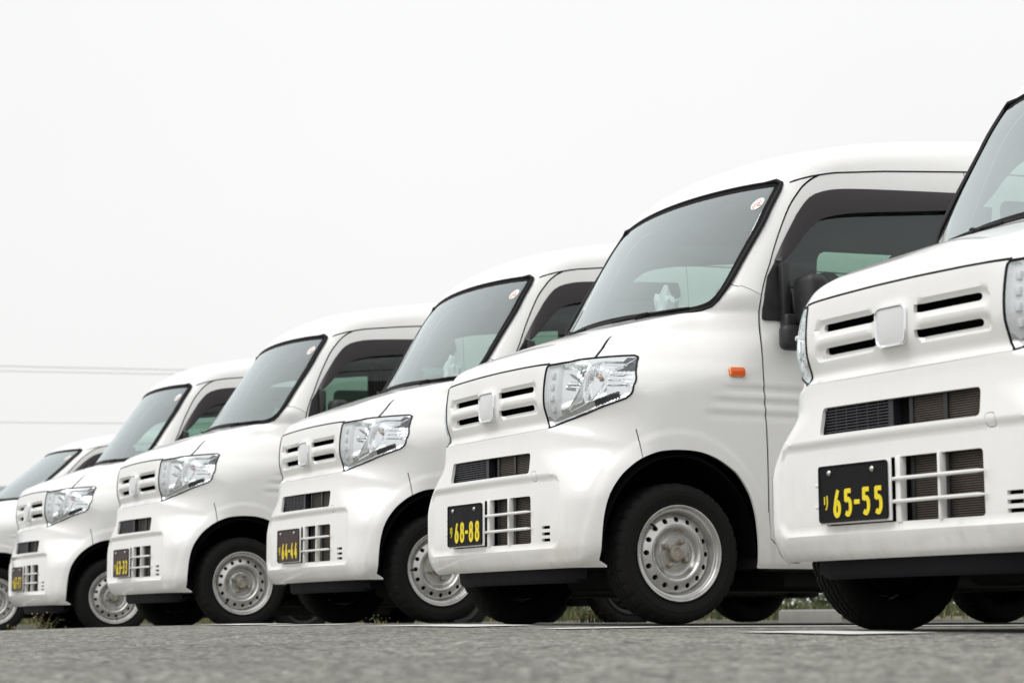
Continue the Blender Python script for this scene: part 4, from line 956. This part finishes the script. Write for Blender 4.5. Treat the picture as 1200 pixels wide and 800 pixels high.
def make_ground():
    xs = grid_axis(-1500, 1500, -15, 6, .12); ys = grid_axis(-1500, 1500, -3.8, 8, .08)
    X, Y = np.meshgrid(xs, ys, indexing='ij'); Z = gz(X, Y); nx, ny = X.shape
    V = np.stack([X.ravel(), Y.ravel(), Z.ravel()], 1).tolist()
    F = [(i*ny+j, (i+1)*ny+j, (i+1)*ny+j+1, i*ny+j+1) for i in range(nx-1) for j in range(ny-1)]
    me = bpy.data.meshes.new('ground'); me.from_pydata(V, [], F); shade(me, 80); g = link('ground', me, M['asphalt']); tag(g, 'grey worn asphalt of the car park', kind='structure')
    return g
GROUND = make_ground()
# loose grit and small stones lying on the asphalt in front of the camera
def make_grit():
    rn = random.Random(9); mb = MB(); f = 2535.1
    for i in range(6000):
        u = rn.uniform(-.30,.30); d = 1.6*math.exp(rn.uniform(0, 1.75)); yaw = 1.09911
        fx, fy = -math.sin(yaw), math.cos(yaw); rx, ry = math.cos(yaw), math.sin(yaw)
        x = 4.887+fx*d+rx*d*u; y = -3.709+fy*d+ry*d*u; z = float(gz(x, y)); r = rn.uniform(.0015,.0042)*(1.6 if rn.random() < .03 else 1)
        if y > .1: continue
        a = rn.uniform(0, 6.28); P = [Vector((x+r*math.cos(a+k*2.09)*rn.uniform(.7,1.2), y+r*math.sin(a+k*2.09)*rn.uniform(.7,1.2), z-.0005+r*.2)) for k in range(3)]; t = Vector((x, y, z+r*rn.uniform(.6,1.0)))
        q = [Vector((x+r*math.cos(a+1.05+k*2.09)*.9, y+r*math.sin(a+1.05+k*2.09)*.9, z-.001)) for k in range(3)]
        mb.add(P+q+[t], [(0,3,1),(1,4,2),(2,5,0),(0,1,6),(1,2,6),(2,0,6)])
    o = mb.build('grit', M['grit']); tag(o, 'loose grit scattered on the asphalt', kind='stuff'); return o
M['grit'] = simple('grit_stone', (.20,.19,.17), .9, noise=.5, nscale=35)
make_grit()
M['line'] = None
def line_mat():
    m, nt, b = new_mat('worn_white_road_paint'); N = nt.nodes; L = nt.links; tc = N.new('ShaderNodeTexCoord')
    n = N.new('ShaderNodeTexNoise'); n.inputs['Scale'].default_value = 9; n.inputs['Detail'].default_value = 10; n.inputs['Roughness'].default_value = .75; L.new(tc.outputs['Object'], n.inputs['Vector'])
    r = N.new('ShaderNodeMapRange'); r.inputs[1].default_value = .33; r.inputs[2].default_value = .46; L.new(n.outputs['Fac'], r.inputs[0])
    c = N.new('ShaderNodeMixRGB'); c.inputs[1].default_value = (.20,.195,.18,1); c.inputs[2].default_value = (.72,.71,.68,1); L.new(r.outputs[0], c.inputs[0]); L.new(c.outputs[0], b.inputs['Base Color']); b.inputs['Roughness'].default_value = .8
    return m
M['line'] = line_mat()
for i, X in enumerate((1.18,-1.42,-4.02,-6.50,-8.92,-11.35)):
    ys = np.arange(-.35, 4.3, .06); V = []; F = []
    for y in ys: V += [(X-.07, y, float(gz(X-.07, y))+.004), (X+.07, y, float(gz(X+.07, y))+.004)]
    F = [(2*k, 2*k+1, 2*k+3, 2*k+2) for k in range(len(ys)-1)]
    me = bpy.data.meshes.new('parking_line'); me.from_pydata(V, [], F); link('parking_line', me, M['line'], GROUND)
# what is left of the painted line along the noses
for x0, x1, y in ((-.30,.30,-.22),(-2.95,-2.05,-.22),(-5.1,-4.4,-.20),(-8.0,-7.3,-.2)):
    xs = np.arange(x0, x1, .05); V = []
    for x in xs: V += [(x, y-.14, float(gz(x, y-.14))+.0045), (x, y+.14, float(gz(x, y+.14))+.0045)]
    me = bpy.data.meshes.new('parking_line'); me.from_pydata(V, [], [(2*k, 2*k+2, 2*k+3, 2*k+1) for k in range(len(xs)-1)]); link('parking_line', me, M['line'], GROUND)
# =====================================================================================
# verge, kerb stones and weeds
# =====================================================================================
M['grass'] = simple('dry_green_grass', (.05,.068,.022), .8, noise=.35, nscale=2)
M['straw'] = simple('dry_straw', (.30,.25,.11), .85, noise=.3, nscale=6)
M['soil'] = simple('soil', (.16,.13,.09), .95, noise=.3, nscale=3)
M['concrete'] = simple('kerb_concrete', (.12,.118,.10), .85, noise=.15, nscale=8, bump=.2, bscale=90)
def blades(pts, hmin, hmax, w, seed, lean=.5):
    rn = random.Random(seed); V = []; F = []
    for x, y, z in pts:
        a = rn.uniform(0, 6.28); h = rn.uniform(hmin, hmax); l = rn.uniform(.1, lean)*h; ca, sa = math.cos(a), math.sin(a); b = rn.uniform(0, 6.28); ex, ey = math.cos(b)*l, math.sin(b)*l; n = len(V)
        V += [(x-ca*w, y-sa*w, z), (x+ca*w, y+sa*w, z), (x-ca*w*.7+ex*.4, y-sa*w*.7+ey*.4, z+h*.55), (x+ca*w*.7+ex*.4, y+sa*w*.7+ey*.4, z+h*.55), (x+ex, y+ey, z+h)]
        F += [(n,n+1,n+3,n+2), (n+2,n+3,n+4)]
    return V, F
def make_verge():
    rn = random.Random(3); vg = MB(); xs = np.linspace(-45, 8, 80); V = []; F = []
    for x in xs: V += [(x, 6.6, .01), (x, 6.8, .06+.02*math.sin(x*1.3)), (x, 9.5, .09), (x, 14, .02)]
    F = [(4*i+j, 4*i+j+4, 4*i+j+5, 4*i+j+1) for i in range(len(xs)-1) for j in range(3)]
    o = vg.add(V, F).build('verge', M['soil'], fix=False, ang=80); tag(o, 'low bank of bare soil behind the parked vans', kind='structure')
    P = [(rn.uniform(-45, 8), 6.7+rn.random()**1.5*5, .055) for _ in range(26000)]; V, F = blades(P, .05, .20, .007, 5)
    tag(MB().add(V, F).build('verge_grass', M['grass'], fix=False), 'green grass growing along the verge behind the vans', kind='stuff')
    P = [(rn.uniform(-45, 8), 6.6+rn.random()*1.5, .04) for _ in range(7000)]; V, F = blades(P, .04, .20, .004, 6, .9)
    tag(MB().add(V, F).build('dry_grass', M['straw'], fix=False), 'dry straw-coloured grass at the edge of the verge', kind='stuff')
def make_undergrowth():
    rn = random.Random(12); V = []; F = []
    for i in range(30000):
        x = rn.uniform(-48, 6); y = 9.2+rn.random()*1.6; top = .42+.12*math.sin(x*1.1)+.12*math.sin(x*3.7+1); z = .05+rn.random()**.8*top; s = rn.uniform(.025,.055); a = Vector((rn.gauss(0,1),rn.gauss(0,1),rn.gauss(0,1))).normalized(); e = a.orthogonal().normalized(); p = Vector((x,y,z)); n = len(V)
        V += [p-a*s, p+e*s*.5, p+a*s, p-e*s*.5]; F.append((n,n+1,n+2,n+3))
    tag(MB().add(V, F).build('undergrowth', M['grass'], fix=False), 'knee-high dark undergrowth along the back of the verge', kind='stuff')
make_verge(); make_undergrowth()
kb = MB()
kw = empty('kerb', (0,0,0)); tag(kw, 'pale concrete kerb stones along the edge of the verge', kind='structure')
me0 = None
for i in range(64):
    x0 = -36+i*.65
    if me0 is None:
        o = MB().rbox((0,0,-.05),(.64,.13,.075), .012).build('kerb_stone', M['concrete'], kw); me0 = o.data
    else: o = bpy.data.objects.new('kerb_stone', me0); COL.objects.link(o); o.parent = kw
    o.location = (x0, 6.45+.01*math.sin(i*2.3), .0+.004*math.sin(i*1.7)-.02)
def weed(loc, seed, n, h, label, mats=('grass','straw')):
    rn = random.Random(seed); w = empty('weed', loc)
    P = [(rn.gauss(0,.035), rn.gauss(0,.035), 0) for _ in range(n)]; V, F = blades(P, h*.4, h, .0035, seed, .9); MB().add(V, F).build('leaves', M[mats[0]], w, fix=False)['kind'] = 'stuff'
    P = [(rn.gauss(0,.03), rn.gauss(0,.03), 0) for _ in range(n//2)]; V, F = blades(P, h*.5, h*1.15, .0018, seed+1, .6)
    for _ in range(n):                                                 # small seed heads
        x, y, z = rn.gauss(0,.045), rn.gauss(0,.045), rn.uniform(.4,1.1)*h; k = len(V); r = rn.uniform(.003,.006)
        V += [(x-r,y,z),(x,y-r,z),(x+r,y,z),(x,y+r,z),(x,y,z+r*1.6)]; F += [(k,k+1,k+4),(k+1,k+2,k+4),(k+2,k+3,k+4),(k+3,k,k+4)]
    MB().add(V, F).build('stems', M[mats[1]], w, fix=False)['kind'] = 'stuff'
    return tag(w, label, 'weed', 'weeds growing out of the asphalt')
def at(px, py_, y):
    """ground spot seen at photo column px, at depth row y of the car park"""
    yaw = 1.09911; u = (px-600)/2535.1*1.009; fx, fy = -math.sin(yaw), math.cos(yaw); rx, ry = math.cos(yaw), math.sin(yaw)
    dx, dy = fx+rx*u, fy+ry*u; t = (y+3.7088)/dy; x = 4.8871+dx*t; return (x, y, float(gz(x, y)))
M['block'] = simple('pale_concrete_block', (.34,.335,.31), .85, noise=.12, nscale=8)
p = at(942, 0, 5.2); bo = MB().rbox((-.24,-.09,-.02),(.24,.09,.13), .02).build('concrete_block', M['block']); bo.location = p; bo.rotation_euler = (0,0,.15)
tag(bo, 'pale concrete block on the ground, seen between the two nearest vans', 'block')
weed(at(52,0,-.12), 1, 22, .13, 'tall dry weed in front of the van with plate 67-77')
weed(at(68,0,-.05), 2, 14, .08, 'short weed beside the tall one, by the van with plate 67-77')
weed(at(25,0,.05), 3, 22, .07, 'low weed near the wheel of the low white car')
weed(at(446,0,.15), 4, 9, .035, 'small yellow-green weed under the van with plate 64-44', ('straw','grass'))
weed(at(700,0,2.2), 5, 30, .07, 'green weed behind the front wheel of the van with plate 68-88')
weed(at(685,0,2.9), 6, 26, .08, 'leafy weed deep under the van with plate 68-88')
# =====================================================================================
# hedge, bushes, far building, cables: what shows through the windows and past the row
# =====================================================================================
M['leafA'] = simple('bush_leaves', (.085,.125,.035), .7, noise=.4, nscale=1.2)
M['leafB'] = simple('pale_bush_leaves', (.12,.15,.05), .7, noise=.35, nscale=1.5)
M['bark'] = simple('bark', (.09,.07,.05), .9, noise=.3, nscale=10)
def tree(loc, h, r, seed, label, mat):
    rn = random.Random(seed); t = empty('tree', loc); b = MB(); b.tube([(0,0,-.1),(.05,.02,h*.25),(-.05,.05,h*.5),(.02,0,h*.8)], [.16,.13,.09,.03], 8)
    cl = []
    for i in range(15):
        a = rn.uniform(0,6.28); q = rn.random()**.6*r*.72; z = h*(.30+.58*rn.random()); k = 1-((z/h-.55)/.6)**2; c = Vector((q*math.cos(a)*k, q*math.sin(a)*k, z)); cl.append((c, r*rn.uniform(.26,.46)))
        if i < 9: b.tube([(0,0,z*.55),(c.x*.5,c.y*.5,z*.8),tuple(c)], [.05,.035,.012], 5)
    b.build('trunk', M['bark'], t)
    V = []; F = []
    for c, cr in cl:
        for _ in range(330):
            d = Vector((rn.gauss(0,1),rn.gauss(0,1),rn.gauss(0,.8))); d.normalize(); p = c+d*cr*rn.uniform(.55,1.12); s = rn.uniform(.05,.11); a = Vector((rn.gauss(0,1),rn.gauss(0,1),rn.gauss(0,1))).normalized(); e = a.cross(d)
            if e.length < .01: continue
            e.normalize(); n = len(V); V += [p-a*s, p+e*s*.5, p+a*s, p-e*s*.5]; F.append((n,n+1,n+2,n+3))
    MB().add(V, F).build('crown', mat, t, fix=False); tag(t, label, 'tree', 'trees beyond the verge'); return t
for i, (px, Y, h, r, lab, m) in enumerate(((430,19,5.6,2.6,'bushy green tree seen through the side window of the van with plate 63-33','leafA'),(560,20,6.2,2.9,'broad green tree hidden behind the van with plate 64-44','leafB'),
     (670,18,5.6,2.4,'green tree seen through the side window of the van with plate 64-44','leafB'),(900,18,5.4,2.6,'pale green tree behind the cab of the van with plate 68-88','leafB'),(990,17,5.2,2.6,'round green tree seen through the side window of the van with plate 68-88','leafA'),(1080,18,5.4,2.6,'green tree behind the rear of the van with plate 68-88','leafB'))):
    p = at(px, 0, Y); tree((p[0], p[1], -.03), h, r, 20+i, lab, M[m])
def make_building():
    b = empty('warehouse', (-120, 24, -.05)); b.rotation_euler = (0,0,math.radians(-58)+math.pi/2)
    M['cladding'] = simple('beige_cladding', (.40,.36,.27), .6, noise=.06, nscale=2); M['roofing'] = simple('grey_roofing', (.20,.20,.21), .6, noise=.1, nscale=2)
    w = MB(); w.box((-22,0,0),(16,9,6.9)); w.build('wall', M['cladding'], b)
    for k in range(76):
        x = -21.9+k*.5
        if k == 0: o = MB().box((0,-.09,.0),(.24,0,6.85)).build('cladding_rib', M['cladding'], b); me = o.data
        else: o = bpy.data.objects.new('cladding_rib', me); COL.objects.link(o); o.parent = b
        o.location.x = x
    r = MB(); V = [(-22.5,-.7,6.85),(16.5,-.7,6.85),(16.5,9.7,6.85),(-22.5,9.7,6.85),(-22.5,-.7,7.35),(16.5,-.7,7.35),(16.5,4.5,8.3),(-22.5,4.5,8.3),(16.5,9.7,7.35),(-22.5,9.7,7.35)]
    r.add(V, [(0,1,5,4),(4,5,6,7),(7,6,8,9),(0,3,2,1),(3,9,8,2),(0,4,7,9,3),(1,2,8,6,5)]).build('roof', M['roofing'], b)
    for k in range(4):
        MB().box((-16+k*8.5,-.05,3.9),(-13.5+k*8.5,-.12,5.2)).build('window', M['sglass'], b)
    tag(b, 'low beige warehouse with grey roof far behind the low white car', 'building')
make_building()
def make_cables():
    M['cable'] = simple('weathered_cable', (.62,.62,.63), .6)
    M['pole'] = simple('concrete_pole', (.36,.35,.33), .8, noise=.1)
    A = Vector((-86, 12, 0)); Bq = Vector((-64, 48, 0))
    def dirpt(px, py_, D):
        return None
    f = 2535.1; yaw, pitch, roll = 1.09911, .130073, -.003684
    fw = Vector((-math.sin(yaw)*math.cos(pitch), math.cos(yaw)*math.cos(pitch), math.sin(pitch))); r = Vector((math.cos(yaw), math.sin(yaw), 0)); u = r.cross(fw); c0 = Vector((4.8871,-3.7088,.0247))
    ends = []
    for px, D in ((-160, 96), (470, 90)):
        d = fw*f+r*(px-600); d.z = 0; d.normalize(); ends.append(c0+d*D)
    def height(P, py_): return c0.z+(P-c0).to_2d().length*math.tan(pitch-math.atan((py_-400)/f))
    for i, lab in enumerate(('concrete utility pole left of the row, carrying the overhead cables', 'concrete utility pole hidden behind the row, carrying the overhead cables')):
        P = ends[i]; t = empty('utility_pole', (P.x, P.y, -.05)); MB().tube([(0,0,0),(0,0,6),(0,0,12.6)], [.17,.14,.11], 12).build('pole', M['pole'], t)
        MB().box((-.6,-.04,12.05),(.6,.04,12.13)).build('cross_arm', M['cable'], t); tag(t, lab, 'pole')
    for j, (ya, yb, rad, lab) in enumerate(((434.5,437,.024,'upper of the two close overhead cables in the white sky'),(440.5,441.5,.020,'lower of the two close overhead cables in the white sky'),(500,496,.020,'lowest overhead cable, well below the close pair'))):
        a, b = ends[0].copy(), ends[1].copy(); a.z = height(a, ya); b.z = height(b, yb); P = []
        for k in range(25):
            t = k/24; p = a.lerp(b, t); p.z -= .25*4*t*(1-t)*.2; P.append(p)
        o = MB().tube(P, rad, 6).build('overhead_cable', M['cable'], None); tag(o, lab, 'cable', 'overhead cables')
make_cables()
